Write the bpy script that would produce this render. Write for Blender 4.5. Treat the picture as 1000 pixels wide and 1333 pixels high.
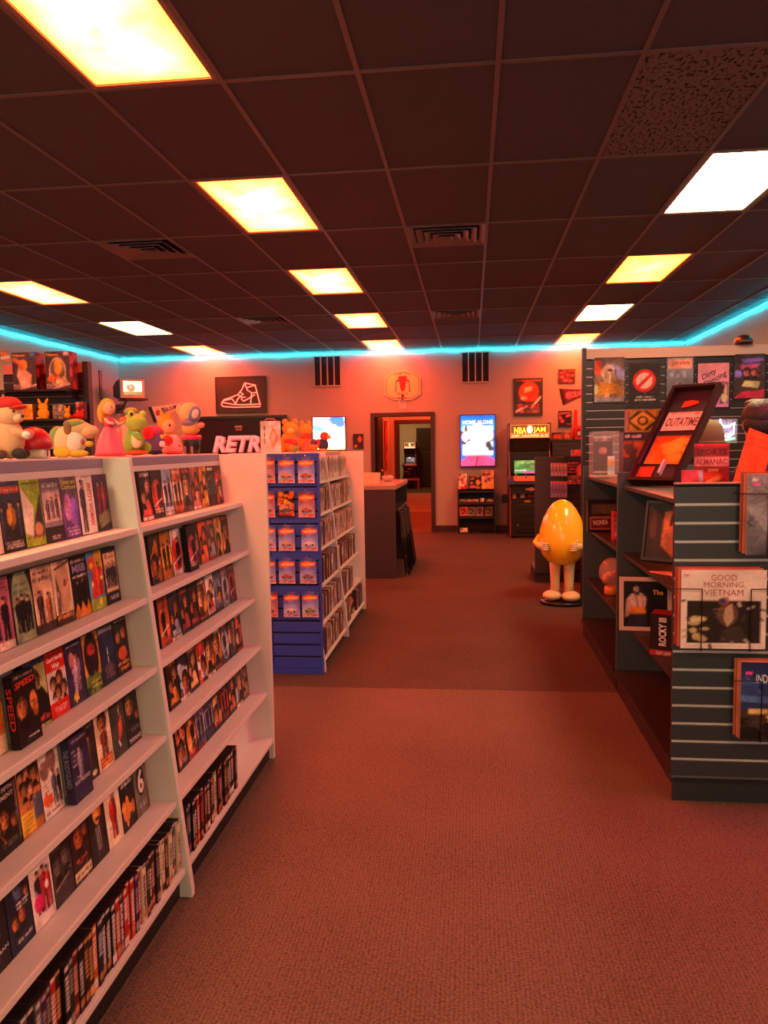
import bpy, bmesh, math, random
import numpy as np
from mathutils import Vector, Matrix

for _o in list(bpy.data.objects):
    bpy.data.objects.remove(_o, do_unlink=True)
SC = bpy.context.scene
COL = SC.collection
random.seed(7)

# ------------------------------------------------------------------ camera
YAW, PITCH, ROLL, FPX, HC = 0.11222, 0.08247, -0.01549, 1018.1, 1.45
def _cam_axes():
    cy, sy, cp, sp = math.cos(YAW), math.sin(YAW), math.cos(PITCH), math.sin(PITCH)
    f = Vector((-sy*cp, cy*cp, -sp)); r = Vector((cy, sy, 0)); u = r.cross(f)
    cr, sr = math.cos(ROLL), math.sin(ROLL)
    return r*cr + u*sr, u*cr - r*sr, f
AR, AU, AF = _cam_axes()
cd = bpy.data.cameras.new('camera'); cam = bpy.data.objects.new('camera', cd); COL.objects.link(cam)
cd.sensor_width = 36; cd.lens = FPX/1333*36; cd.clip_start = .05; cd.clip_end = 200
M = Matrix((AR, AU, -AF)).transposed().to_4x4(); M.translation = (0, 0, HC)
cam.matrix_world = M
SC.camera = cam
def P(u, v, x=None, y=None, z=None):
    """photo pixel + one known coordinate (the plane the thing touches) -> point"""
    d = AF + AR*((u-500)/FPX) - AU*((v-666.5)/FPX)
    if x is not None: t = x/d.x
    elif y is not None: t = y/d.y
    else: t = (z-HC)/d.z
    return Vector((d.x*t, d.y*t, HC + d.z*t))

# ------------------------------------------------------------------ world, exposure
w = bpy.data.worlds.new('world'); SC.world = w; w.use_nodes = True
w.node_tree.nodes['Background'].inputs[0].default_value = (1.0, .80, .62, 1)
w.node_tree.nodes['Background'].inputs[1].default_value = 1.6
SC.view_settings.view_transform = 'Standard'
SC.view_settings.look = 'None'
SC.view_settings.gamma = 1
SC.view_settings.use_curve_mapping = False
SC.view_settings.exposure = 0.35

# lamp tints: (edge radiance, centre radiance)
LAMP = {
 'orange': ((40, 1.5, .12), (46, 5.0, 1.6)),
 'amber':  ((40, 2.4, .14), (44, 4.4, .5)),
 'pale':   ((22, 11, 2.6), (28, 19, 7)),
 'white':  ((28, 20, 10), (32, 25, 13)),
 'pink':   ((34, 1.6, 6.5), (38, 2.6, 8)),
}
LED = (.05, 5.0, 6.2)

# ------------------------------------------------------------------ helpers
def lin(c):
    if isinstance(c, str):
        c = c.lstrip('#'); c = tuple(int(c[i:i+2], 16)/255 for i in (0, 2, 4))
    return tuple((v/12.92 if v <= .04045 else ((v+.055)/1.055)**2.4) for v in c)
_m = {}
def mat(c, rough=.6, metal=0, bump=0, bscale=80, var=0, spec=.5, coat=0):
    k = (c, rough, metal, bump, bscale, var, spec, coat)
    if k in _m: return _m[k]
    m = bpy.data.materials.new('surface'); m.use_nodes = True
    nt = m.node_tree; b = nt.nodes['Principled BSDF']
    l = lin(c)
    b.inputs['Base Color'].default_value = (*l, 1)
    b.inputs['Roughness'].default_value = rough; b.inputs['Metallic'].default_value = metal
    b.inputs['Specular IOR Level'].default_value = spec
    b.inputs['Coat Weight'].default_value = coat
    if bump or var:
        tc = nt.nodes.new('ShaderNodeTexCoord'); n = nt.nodes.new('ShaderNodeTexNoise')
        n.inputs['Scale'].default_value = bscale; n.inputs['Detail'].default_value = 4
        nt.links.new(tc.outputs['Object'], n.inputs['Vector'])
        if bump:
            bp = nt.nodes.new('ShaderNodeBump'); bp.inputs['Strength'].default_value = bump; bp.inputs['Distance'].default_value = .01
            nt.links.new(n.outputs['Fac'], bp.inputs['Height']); nt.links.new(bp.outputs['Normal'], b.inputs['Normal'])
        if var:
            mx = nt.nodes.new('ShaderNodeMix'); mx.data_type = 'RGBA'
            mx.inputs['A'].default_value = (*[v*(1-var) for v in l], 1); mx.inputs['B'].default_value = (*[min(1, v*(1+var)) for v in l], 1)
            nt.links.new(n.outputs['Fac'], mx.inputs['Factor']); nt.links.new(mx.outputs['Result'], b.inputs['Base Color'])
    _m[k] = m; return m
def emit(c, s):
    k = ('e', c, s)
    if k in _m: return _m[k]
    m = bpy.data.materials.new('glow'); m.use_nodes = True; nt = m.node_tree
    b = nt.nodes['Principled BSDF']; l = lin(c) if isinstance(c, str) else c
    b.inputs['Base Color'].default_value = (*[min(1, v) for v in l], 1)
    b.inputs['Emission Color'].default_value = (*l, 1); b.inputs['Emission Strength'].default_value = s
    _m[k] = m; return m
def attr_mat(rough=.45, glow=0, coat=0):
    k = ('a', rough, glow, coat)
    if k in _m: return _m[k]
    m = bpy.data.materials.new('print'); m.use_nodes = True; nt = m.node_tree; b = nt.nodes['Principled BSDF']
    a = nt.nodes.new('ShaderNodeAttribute'); a.attribute_name = 'Col'
    nt.links.new(a.outputs['Color'], b.inputs['Base Color'])
    b.inputs['Specular IOR Level'].default_value = .22; b.inputs['Roughness'].default_value = rough; b.inputs['Coat Weight'].default_value = coat; b.inputs['Coat Roughness'].default_value = .08
    if glow:
        nt.links.new(a.outputs['Color'], b.inputs['Emission Color']); b.inputs['Emission Strength'].default_value = glow
    _m[k] = m; return m
def glass_mat(c='#ffffff', rough=.05, alpha=.18):
    k = ('g', c, rough, alpha)
    if k in _m: return _m[k]
    m = bpy.data.materials.new('clear'); m.use_nodes = True; nt = m.node_tree; b = nt.nodes['Principled BSDF']
    b.inputs['Base Color'].default_value = (*lin(c), 1); b.inputs['Roughness'].default_value = rough
    b.inputs['Alpha'].default_value = alpha; b.inputs['Specular IOR Level'].default_value = .8
    _m[k] = m; return m

class MB:
    """collects shapes; build() links them as ONE mesh object"""
    def __init__(s): s.v = []; s.f = []
    def add(s, vs, fs):
        o = len(s.v); s.v += [tuple(p) for p in vs]; s.f += [tuple(i+o for i in f) for f in fs]; return s
    def box(s, x0, x1, y0, y1, z0, z1):
        return s.add([(x0,y0,z0),(x1,y0,z0),(x1,y1,z0),(x0,y1,z0),(x0,y0,z1),(x1,y0,z1),(x1,y1,z1),(x0,y1,z1)],
                     [(0,3,2,1),(4,5,6,7),(0,1,5,4),(1,2,6,5),(2,3,7,6),(3,0,4,7)])
    def prism(s, poly, a0, a1, axis='x'):
        """poly in the two other axes, extruded along axis from a0 to a1"""
        def pt(a, p):
            return {'x': (a, p[0], p[1]), 'y': (p[0], a, p[1]), 'z': (p[0], p[1], a)}[axis]
        n = len(poly)
        ar = sum(poly[i][0]*poly[(i+1)%n][1]-poly[(i+1)%n][0]*poly[i][1] for i in range(n))
        if ar < 0: poly = poly[::-1]
        if axis == 'y': poly = poly[::-1]
        vs = [pt(a0, p) for p in poly] + [pt(a1, p) for p in poly]
        fs = [tuple(range(n-1, -1, -1)), tuple(range(n, 2*n))] + [(i, (i+1)%n, n+(i+1)%n, n+i) for i in range(n)]
        return s.add(vs, fs)
    def tube(s, pts, r, n=8, closed=False):
        pts = [Vector(p) for p in pts]; m = len(pts); vs = []; fs = []
        up = Vector((0, 0, 1))
        for i, p in enumerate(pts):
            if closed: t = pts[(i+1)%m]-pts[i-1]
            else: t = pts[min(i+1, m-1)]-pts[max(i-1, 0)]
            t.normalize()
            a = t.cross(up if abs(t.z) < .95 else Vector((1, 0, 0))); a.normalize(); b = a.cross(t)
            rr = r[i] if isinstance(r, (list, tuple)) else r
            for k in range(n):
                an = 2*math.pi*k/n; vs.append(p + a*(math.cos(an)*rr) + b*(math.sin(an)*rr))
        for i in range(m if closed else m-1):
            for k in range(n):
                j = (i+1) % m
                fs.append((i*n+k, i*n+(k+1)%n, j*n+(k+1)%n, j*n+k))
        if not closed: fs += [tuple(range(n-1, -1, -1)), tuple(range((m-1)*n, m*n))]
        return s.add(vs, fs)
    def lathe(s, prof, c=(0,0,0), n=20, sx=1, sy=1):
        """prof: (radius, z) from bottom to top"""
        vs = []; fs = []; m = len(prof)
        for r, z in prof:
            for k in range(n):
                a = 2*math.pi*k/n; vs.append((c[0]+r*math.cos(a)*sx, c[1]+r*math.sin(a)*sy, c[2]+z))
        for i in range(m-1):
            for k in range(n): fs.append((i*n+k, i*n+(k+1)%n, (i+1)*n+(k+1)%n, (i+1)*n+k))
        fs += [tuple(range(n-1, -1, -1)), tuple(range((m-1)*n, m*n))]
        return s.add(vs, fs)
    def ball(s, c, r, n=16, m=10, rot=None):
        r = (r, r, r) if not isinstance(r, (tuple, list)) else r
        vs = [Vector((0, 0, -r[2]))]
        for i in range(1, m):
            t = math.pi*i/m
            for k in range(n):
                a = 2*math.pi*k/n
                vs.append(Vector((r[0]*math.sin(t)*math.cos(a), r[1]*math.sin(t)*math.sin(a), -r[2]*math.cos(t))))
        vs.append(Vector((0, 0, r[2])))
        if rot is not None: vs = [rot @ v for v in vs]
        c = Vector(c); vs = [v+c for v in vs]
        fs = [(0, 1+(k+1)%n, 1+k) for k in range(n)]
        for i in range(m-2):
            for k in range(n): fs.append((1+i*n+k, 1+i*n+(k+1)%n, 1+(i+1)*n+(k+1)%n, 1+(i+1)*n+k))
        L = len(vs)-1; b = 1+(m-2)*n
        fs += [(L, b+k, b+(k+1)%n) for k in range(n)]
        return s.add(vs, fs)
    def mesh(s, name, m, bevel=0, smooth=False):
        me = bpy.data.meshes.new(name); me.from_pydata(s.v, [], s.f)
        if bevel:
            bm = bmesh.new(); bm.from_mesh(me)
            es = [e for e in bm.edges if len(e.link_faces) == 2 and e.calc_face_angle(0) > .5]
            bmesh.ops.bevel(bm, geom=es, offset=bevel, segments=2, affect='EDGES', profile=.6, clamp_overlap=True)
            bm.to_mesh(me); bm.free()
        me.materials.append(m)
        if smooth:
            me.polygons.foreach_set('use_smooth', [True]*len(me.polygons))
        me.update(); return me
    def build(s, name, m, parent=None, bevel=0, smooth=False, loc=None, rz=0):
        return link(name, s.mesh(name, m, bevel, smooth), parent, loc, rz)
def link(name, data, parent=None, loc=None, rz=0, rx=0):
    o = bpy.data.objects.new(name, data); COL.objects.link(o)
    if parent is not None: o.parent = parent
    if loc is not None: o.location = loc
    if rz or rx: o.rotation_euler = (rx, 0, rz)
    return o
def tag(o, label, cat, group=None):
    o['label'] = label; o['category'] = cat
    if group: o['group'] = group
    return o
def struct(o): o['kind'] = 'structure'; return o
def thing(name, label, cat, loc=(0,0,0), rz=0, group=None):
    return tag(link(name, None, None, loc, rz), label, cat, group)
def copy_tree(o, parent=None):
    c = o.copy(); COL.objects.link(c)
    if parent is not None: c.parent = parent
    for ch in list(o.children): copy_tree(ch, c)
    return c
BX = lambda *a: MB().box(*a)
ORD = ['', 'first','second','third','fourth','fifth','sixth','seventh','eighth','ninth','tenth','eleventh','twelfth','thirteenth','fourteenth','fifteenth','sixteenth','seventeenth','eighteenth','nineteenth','twentieth']
def ordw(n):
    if n <= 20: return ORD[n]
    t = {2: 'twenty', 3: 'thirty', 4: 'forty'}[n//10]
    return {20:'twentieth',30:'thirtieth',40:'fortieth'}[n] if n % 10 == 0 else t+'-'+ORD[n % 10]

# ------------------------------------------------------------------ printed faces: colours stored on a fine grid of vertices
class Cv:
    def __init__(s, w, h, bg='#201818'):
        s.w, s.h = w, h; q = 3                      # drawn three times finer, then averaged
        s.a = np.zeros((h*q, w*q, 3)); s.a[:] = s.c(bg)
        s.X, s.Y = np.meshgrid((np.arange(w*q)+.5)/(w*q), (np.arange(h*q)+.5)/(h*q))
    def c(s, c):
        c = c.lstrip('#'); return np.array([int(c[i:i+2], 16)/255 for i in (0, 2, 4)])
    def put(s, m, c): s.a[m] = s.c(c)
    def mul(s, m, k): s.a[m] *= k
    def g(s, c1, c2, y0=0, y1=1):
        t = np.clip((s.Y-y0)/(y1-y0), 0, 1)[..., None]; m = (s.Y >= y0) & (s.Y <= y1)
        s.a[m] = (s.c(c1)*(1-t)+s.c(c2)*t)[m]
    def r(s, x0, y0, x1, y1, c): s.put((s.X >= x0) & (s.X <= x1) & (s.Y >= y0) & (s.Y <= y1), c)
    def e(s, cx, cy, rx, ry, c): s.put(((s.X-cx)/rx)**2+((s.Y-cy)/ry)**2 <= 1, c)
    def p(s, pts, c):
        ins = np.zeros(s.X.shape, bool); n = len(pts)
        for i in range(n):
            x0, y0 = pts[i]; x1, y1 = pts[(i+1) % n]
            if y0 == y1: continue
            k = ((y0 > s.Y) != (y1 > s.Y)) & (s.X < (x1-x0)*(s.Y-y0)/(y1-y0)+x0); ins ^= k
        s.put(ins, c)
    def s(s, x0, y0, x1, y1, c, t=.03):
        dx, dy = x1-x0, y1-y0; L = dx*dx+dy*dy+1e-9
        k = np.clip(((s.X-x0)*dx+(s.Y-y0)*dy)/L, 0, 1)
        s.put((s.X-x0-k*dx)**2+(s.Y-y0-k*dy)**2 <= t*t, c)
    def f(s, cx, y0, h, body, head, wd=.11, legs=None):
        legs = legs or body
        s.p([(cx-wd*.75, y0+h*.5), (cx+wd*.75, y0+h*.5), (cx+wd*.8, y0+h), (cx+wd*.15, y0+h), (cx, y0+h*.6), (cx-wd*.15, y0+h), (cx-wd*.8, y0+h)], legs)
        s.p([(cx-wd*.4, y0+h*.15), (cx+wd*.4, y0+h*.15), (cx+wd, y0+h*.22), (cx+wd*1.05, y0+h*.5), (cx+wd*.7, y0+h*.55), (cx-wd*.7, y0+h*.55), (cx-wd*1.05, y0+h*.5), (cx-wd, y0+h*.22)], body)
        s.e(cx, y0+h*.08, wd*.48, h*.085, head)
        s.mul((abs(s.X-cx-wd*.55) < wd*.5) & (s.Y > y0) & (s.Y < y0+h), .68); s.mul((abs(s.X-cx) < wd*.12) & (s.Y > y0+h*.18) & (s.Y < y0+h*.5), 1.35)
        s.e(cx, y0+h*.025, wd*.46, h*.045, '#241612')
    def h_(s, cx, cy, r, skin, hair='#1c1210', k=.62):
        s.e(cx, cy-r*k*.15, r*1.12, r*k*1.12, hair)
        s.e(cx, cy+r*k*.1, r*.9, r*k, skin)
        fx, fy = (s.X-cx)/(r*.9), (s.Y-cy-r*k*.1)/(r*k); ins = fx**2+fy**2 <= 1
        s.mul(ins & (fx > .25), .62); s.mul(ins & (fx > .6), .7); s.mul(ins & (fy < -.45), .5); s.mul(ins & (fx**2+fy**2 > .75), .72)
        for ex in (-.42, .3): s.mul(ins & (((fx-ex)/.24)**2+((fy+.13)/.1)**2 < 1), .38)
        for ex in (-.42, .3): s.mul(ins & (((fx-ex)/.3)**2+((fy+.3)/.05)**2 < 1), .5)
        s.mul(ins & (((fx-.02)/.13)**2+((fy-.18)/.24)**2 < 1) & (fx > -.03), .66); s.mul(ins & (((fx+.03)/.3)**2+((fy-.55)/.07)**2 < 1), .55)
        s.p([(cx-r*.9, cy+r*k*1.9), (cx-r*.35, cy+r*k*.95), (cx+r*.3, cy+r*k*.95), (cx+r, cy+r*k*1.9)], hair)
    def t(s, x0, y0, x1, y1, c, rows=2, seed=1):
        rg = random.Random(seed); hh = (y1-y0)/(rows*2-1) if rows > 1 else y1-y0
        for i in range(rows):
            x = x0+rg.random()*.05
            while x < x1:
                e = min(x1, x+.02+rg.random()*.07); s.r(x, y0+i*2*hh+hh*.35*rg.random()*(rg.random() < .5), e, y0+i*2*hh+hh, c); x = e+(.018 if rg.random() < .75 else .06)
    def b(s, c, n=6, seed=1, sc=.1, box=(0,0,1,1)):
        rg = random.Random(seed)
        for i in range(n):
            s.e(box[0]+rg.random()*(box[2]-box[0]), box[1]+rg.random()*(box[3]-box[1]), sc*(.5+rg.random()), sc*.6*(.5+rg.random()), c)
    def n(s, amt=.1, seed=1):
        rg = np.random.default_rng(seed)
        s.a *= np.kron(1-amt+2*amt*rg.random((s.h, s.w)), np.ones((3, 3)))[..., None]
        k = 5; lo = rg.random((k+1, k+1)); yy, xx = s.Y*k, s.X*k; j, i = np.minimum(yy.astype(int), k-1), np.minimum(xx.astype(int), k-1); fy, fx = yy-j, xx-i
        sm = (lo[j, i]*(1-fx)+lo[j, i+1]*fx)*(1-fy)+(lo[j+1, i]*(1-fx)+lo[j+1, i+1]*fx)*fy
        s.a *= (1+(sm-.5)*amt*5)[..., None]
    def detail(s, seed, n=70):
        '''short strokes picked from the picture's own colours, lighter or darker'''
        rg = random.Random(seed); H_, W_ = s.a.shape[:2]
        for i in range(n):
            x, y = rg.random(), rg.random(); c = s.a[int(y*(H_-1)), int(x*(W_-1))]; c = c*((.45+1.25*rg.random()) if c.mean() < .5 else (.82+.25*rg.random()))
            x, y = min(1, max(0, x+rg.gauss(0, .06))), min(1, max(0, y+rg.gauss(0, .04)))
            an = rg.random()*3.14; L = .02+.09*rg.random(); dx, dy = math.cos(an)*L, math.sin(an)*L*.6
            k = np.clip(((s.X-x)*dx+(s.Y-y)*dy)/(dx*dx+dy*dy), 0, 1); t = .008+.016*rg.random()
            m = (s.X-x-k*dx)**2+((s.Y-y-k*dy)*1.6)**2 <= t*t
            s.a[m] = s.a[m]*.35+np.clip(c, 0, 1)*.65
        return s
    def run(s, ops):
        for o in ops:
            k = o[0]; getattr(s, 'h_' if k == 'h' else k)(*o[1:])
        s.a = np.clip(s.a, 0, 1); return s
    def lin(s):
        a = s.a; a = np.where(a <= .04045, a/12.92, ((a+.055)/1.055)**2.4)
        return a.reshape(s.h, 3, s.w, 3, 3).mean((1, 3))
def canvas(w, h, bg, ops): return Cv(w, h, bg).run(ops)
def print_mesh(name, W, H, D, cv, side='#1a1616', top=None, left=None, right=None, material=None, z0=0):
    """box with the picture cv on its front (local -Y); origin at the bottom centre of the front"""
    vs = []; cs = []; fs = []
    def grid(cv, o, ux, uz):
        b = len(vs); L = cv.lin(); h, w_ = cv.h, cv.w
        for j in range(h):
            for i in range(w_):
                p = o + ux*(i/(w_-1)) + uz*(1-j/(h-1)); vs.append(tuple(p)); cs.append((*L[j, i], 1))
        for j in range(h-1):
            for i in range(w_-1):
                a = b+(j+1)*w_+i; fs.append((a, a+1, a-w_+1, a-w_))
    def quad(ps, c):
        b = len(vs); l = lin(c)
        for p in ps: vs.append(p); cs.append((*l, 1))
        fs.append((b, b+1, b+2, b+3))
    x = W/2; Z0, Z1 = z0, z0+H
    grid(cv, Vector((-x, 0, Z0)), Vector((W, 0, 0)), Vector((0, 0, H)))
    if left: grid(left, Vector((-x, D, Z0)), Vector((0, -D, 0)), Vector((0, 0, H)))
    else: quad([(-x, D, Z0), (-x, 0, Z0), (-x, 0, Z1), (-x, D, Z1)], side)
    if right: grid(right, Vector((x, 0, Z0)), Vector((0, D, 0)), Vector((0, 0, H)))
    else: quad([(x, 0, Z0), (x, D, Z0), (x, D, Z1), (x, 0, Z1)], side)
    quad([(-x, 0, Z1), (x, 0, Z1), (x, D, Z1), (-x, D, Z1)], top or side)
    quad([(-x, D, Z0), (x, D, Z0), (x, 0, Z0), (-x, 0, Z0)], side)
    quad([(x, D, Z0), (-x, D, Z0), (-x, D, Z1), (x, D, Z1)], side)
    me = bpy.data.meshes.new(name); me.from_pydata(vs, [], fs)
    at = me.color_attributes.new('Col', 'FLOAT_COLOR', 'POINT')
    at.data.foreach_set('color', np.array(cs, dtype=np.float32).ravel())
    me.materials.append(material or attr_mat()); me.update(); return me

# ------------------------------------------------------------------ lettering (flat print, cut as thin shapes)
_tx = {}
def text_geo(s, bold=.02):
    if (s, bold) in _tx: return _tx[(s, bold)]
    c = bpy.data.curves.new('t', 'FONT'); c.body = s; c.resolution_u = 2; c.offset = bold
    o = bpy.data.objects.new('t', c); COL.objects.link(o)
    dg = bpy.context.evaluated_depsgraph_get(); me = o.evaluated_get(dg).to_mesh()
    v = np.array([list(p.co) for p in me.vertices]); f = [tuple(p.vertices) for p in me.polygons]
    o.evaluated_get(dg).to_mesh_clear(); bpy.data.objects.remove(o); bpy.data.curves.remove(c)
    v = v[:, :2]; v = (v-v.min(0))/(v.max(0)-v.min(0))-.5
    _tx[(s, bold)] = (v, f); return v, f
def lettering(parent, lines, color, y=-.0007, m=None, name='lettering', bold=.02):
    """lines: (text, cx, cz, width, height, rotation=0, shear=0) on the parent's front face (local X/Z)"""
    mb = MB()
    for L in lines:
        s, cx, cz, W_, H_ = L[:5]; rot = L[5] if len(L) > 5 else 0; sh = L[6] if len(L) > 6 else 0
        v, f = text_geo(s, bold)
        X_ = v[:, 0]*W_ + v[:, 1]*H_*sh; Z_ = v[:, 1]*H_
        c, sn = math.cos(rot), math.sin(rot)
        mb.add([(cx+a*c-b*sn, y, cz+a*sn+b*c) for a, b in zip(X_, Z_)], f)
    return mb.build(name, m or mat(color, .5), parent)
# ================================================================== the setting
XL, XR, YB, YF, ZC = -6.15, 3.45, 13.29, -2.6, 3.09
GX0, GY0, T = .1247, 3.5352, .6096            # ceiling grid origin, tile width (tiles are T x 2T)
M_WALL = mat('#a09896', .85, bump=.06, bscale=220)
M_TRIM = mat('#2b2224', .5)
M_BLACK = mat('#1b1819', .5)

def carpet_mat(c1, c2, sx, sy):
    m = bpy.data.materials.new('carpet'); m.use_nodes = True; nt = m.node_tree; b = nt.nodes['Principled BSDF']
    tc = nt.nodes.new('ShaderNodeTexCoord'); mp = nt.nodes.new('ShaderNodeMapping'); mp.inputs['Scale'].default_value = (sx, sy, 1)
    vo = nt.nodes.new('ShaderNodeTexVoronoi'); vo.inputs['Scale'].default_value = 1; vo.inputs['Randomness'].default_value = .4
    no = nt.nodes.new('ShaderNodeTexNoise'); no.inputs['Scale'].default_value = 1.6; no.inputs['Detail'].default_value = 5
    nf = nt.nodes.new('ShaderNodeTexNoise'); nf.inputs['Scale'].default_value = 160
    mx = nt.nodes.new('ShaderNodeMix'); mx.data_type = 'RGBA'
    mx.inputs['A'].default_value = (*lin(c1), 1); mx.inputs['B'].default_value = (*lin(c2), 1)
    ad = nt.nodes.new('ShaderNodeMath'); ad.operation = 'MULTIPLY_ADD'; ad.inputs[1].default_value = -.55; ad.inputs[2].default_value = .62
    a2 = nt.nodes.new('ShaderNodeMath'); a2.operation = 'MULTIPLY_ADD'; a2.inputs[1].default_value = .7
    a3 = nt.nodes.new('ShaderNodeMath'); a3.operation = 'MULTIPLY_ADD'; a3.inputs[1].default_value = .25; a3.inputs[2].default_value = -.12
    a4 = nt.nodes.new('ShaderNodeMath'); a4.operation = 'ADD'; a4.use_clamp = True
    bp = nt.nodes.new('ShaderNodeBump'); bp.inputs['Strength'].default_value = .6; bp.inputs['Distance'].default_value = .004; bp.invert = True
    L = nt.links.new
    L(tc.outputs['Object'], mp.inputs['Vector']); L(mp.outputs['Vector'], vo.inputs['Vector']); L(tc.outputs['Object'], no.inputs['Vector']); L(tc.outputs['Object'], nf.inputs['Vector'])
    L(vo.outputs['Distance'], ad.inputs[0]); L(nf.outputs['Fac'], a2.inputs[0]); a2.inputs[2].default_value = -.35
    L(no.outputs['Fac'], a3.inputs[0])
    s1 = nt.nodes.new('ShaderNodeMath'); s1.operation = 'ADD'
    L(ad.outputs[0], s1.inputs[0]); L(a2.outputs[0], s1.inputs[1]); L(s1.outputs[0], a4.inputs[0]); L(a3.outputs[0], a4.inputs[1])
    L(a4.outputs[0], mx.inputs['Factor']); L(mx.outputs['Result'], b.inputs['Base Color'])
    L(vo.outputs['Distance'], bp.inputs['Height']); L(bp.outputs['Normal'], b.inputs['Normal'])
    b.inputs['Roughness'].default_value = .95; b.inputs['Specular IOR Level'].default_value = .15
    return m
floor = struct(BX(XL-.2, XR+.8, YF-.2, 28.6, -.15, -.012).build('floor', mat('#6a6460', .9)))
SEAM = 4.59
BX(XL, XR, YF, SEAM, -.012, 0).build('carpet_field', carpet_mat('#281d19', '#8c7262', 80, 140), floor)
BX(XL, XR, SEAM, YB, -.012, -.0006).build('carpet_field', carpet_mat('#211716', '#6c564a', 110, 66), floor)
BX(-1.75, -.2, YB, 17.4, -.012, -.0006).build('carpet_field', carpet_mat('#3a2c2a', '#836a62', 105, 62), floor)
BX(-5.5, 4.2, 17.4, 24.6, -.012, .0).build('carpet_field', carpet_mat('#5a4642', '#b0988c', 62, 105), floor)
BX(-5.5, 4.2, 24.6, 28.4, -.012, -.0006).build('carpet_field', carpet_mat('#2a2020', '#5f4c48', 105, 62), floor)

DX0, DX1, DZ = -1.63, -.685, 1.965           # doorway in the back wall
wb = MB().box(XL, DX0, YB, YB+.14, 0, ZC+.1).box(DX1, XR, YB, YB+.14, 0, ZC+.1).box(DX0, DX1, YB, YB+.14, DZ, ZC+.1)
wall_back = struct(wb.build('wall_back', M_WALL))
struct(BX(XL-.14, XL, YF, YB+.14, 0, ZC+.1).build('wall_left', M_WALL))
struct(BX(XR, XR+.14, YF, YB+.14, 0, ZC+.1).build('wall_right', M_WALL))
# the shop front behind the photographer: low wall, posts, tall panes
WX = [-5.7, -3.6, -1.5, .9, 2.9]
wf = MB().box(XL, XR, YF-.14, YF, 0, .55).box(XL, XR, YF-.14, YF, 2.55, ZC+.1).box(XL, WX[0], YF-.14, YF, .55, 2.55).box(WX[-1], XR, YF-.14, YF, .55, 2.55)
struct(wf.build('wall_front', M_WALL))
for i in range(4):
    win = BX(WX[i], WX[i]+.06, YF-.1, YF-.02, .55, 2.55).box(WX[i+1]-.06, WX[i+1], YF-.1, YF-.02, .55, 2.55).box(WX[i]+.06, WX[i+1]-.06, YF-.1, YF-.02, .55, .61).box(WX[i]+.06, WX[i+1]-.06, YF-.1, YF-.02, 2.49, 2.55)
    struct(win.build('window_%d' % (i+1), M_TRIM))
def baseboard(n, *a): return struct(BX(*a).build('baseboard_'+n, M_TRIM))
baseboard('back_right', DX1+.07, XR, YB-.016, YB, 0, .11); baseboard('back_left', XL, DX0-.07, YB-.016, YB, 0, .11)
baseboard('left', XL, XL+.016, YF, YB-.016, 0, .11); baseboard('right', XR-.016, XR, YF, YB-.016, 0, .11)
# doorway casing
tr = MB().box(DX0-.07, DX0, YB-.03, YB+.16, 0, DZ+.07).box(DX1, DX1+.07, YB-.03, YB+.16, 0, DZ+.07).box(DX0, DX1, YB-.03, YB+.16, DZ, DZ+.07)
struct(tr.build('trim_1', M_TRIM, bevel=.006))
# passage behind the doorway and the room at its end
HX0, HX1, YH = -1.78, -.22, 17.4
struct(BX(HX0-.1, HX0, YB+.16, YH, 0, ZC+.1).build('wall_passage_left', M_WALL))
struct(BX(HX1, HX1+.1, YB+.16, YH, 0, ZC+.1).build('wall_passage_right', M_WALL))
IX0, IX1 = -1.60, -.45
wi = MB().box(-5.6, IX0, YH, YH+.12, 0, ZC+.1).box(IX1, 4.3, YH, YH+.12, 0, ZC+.1).box(IX0, IX1, YH, YH+.12, 1.96, ZC+.1)
struct(wi.build('wall_passage_end', M_WALL))
tr = MB().box(IX0-.09, IX0, YH-.03, YH+.14, 0, 2.05).box(IX1, IX1+.09, YH-.03, YH+.14, 0, 2.05).box(IX0, IX1, YH-.03, YH+.14, 1.96, 2.05)
struct(tr.build('trim_2', M_TRIM, bevel=.006))
struct(BX(-5.6, 4.3, 28.3, 28.44, 0, ZC+.1).build('wall_far', mat('#c2b6b4', .85)))
struct(BX(-5.7, -5.6, YH, 28.44, 0, ZC+.1).build('wall_far_left', M_WALL)); struct(BX(4.3, 4.4, YH, 28.44, 0, ZC+.1).build('wall_far_right', M_WALL))
def panel_door(n, x0, x1, y, z1, m, knob_x):
    d = struct(BX(x0, x1, y, y+.045, .01, z1).build(n, m, bevel=.003))
    wd = (x1-x0)
    for j, (a, b_) in enumerate(((.07, .3), (.34, .62), (.66, .95))):
        for i in range(2):
            xa = x0+wd*(.12+.41*i); BX(xa, xa+wd*.35, y-.012, y+.002, z1*a, z1*b_).build('door_panel', m, d, bevel=.006)
    MB().ball((knob_x, y-.05, .98), .032, 10, 8).tube([(knob_x, y-.045, .98), (knob_x, y, .98)], .012, 8).build('door_knob', mat('#c8c0b8', .25, 1), d, smooth=True)
    return d
panel_door('door_1', -1.88, -.98, 28.2, 2.04, mat('#1c1518', .5), -1.05+.0)
t3 = MB().box(-1.97, -1.88, 28.22, 28.3, 0, 2.12).box(-.98, -.89, 28.22, 28.3, 0, 2.12).box(-1.88, -.98, 28.22, 28.3, 2.045, 2.12)
struct(t3.build('trim_3', M_TRIM))
d2 = struct(BX(HX0, HX0+.04, 14.65, 15.5, .01, 2.03).build('door_2', mat('#140f11', .45), bevel=.004))
for a, b_ in ((.2, .9), (1.1, 1.85)): BX(HX0+.038, HX0+.05, 14.77, 15.38, a, b_).build('door_panel', mat('#140f11', .45), d2, bevel=.005)
MB().ball((HX0+.09, 14.75, 1.0), .03, 10, 8).build('door_knob', mat('#c8c0b8', .25, 1), d2, smooth=True)

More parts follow.
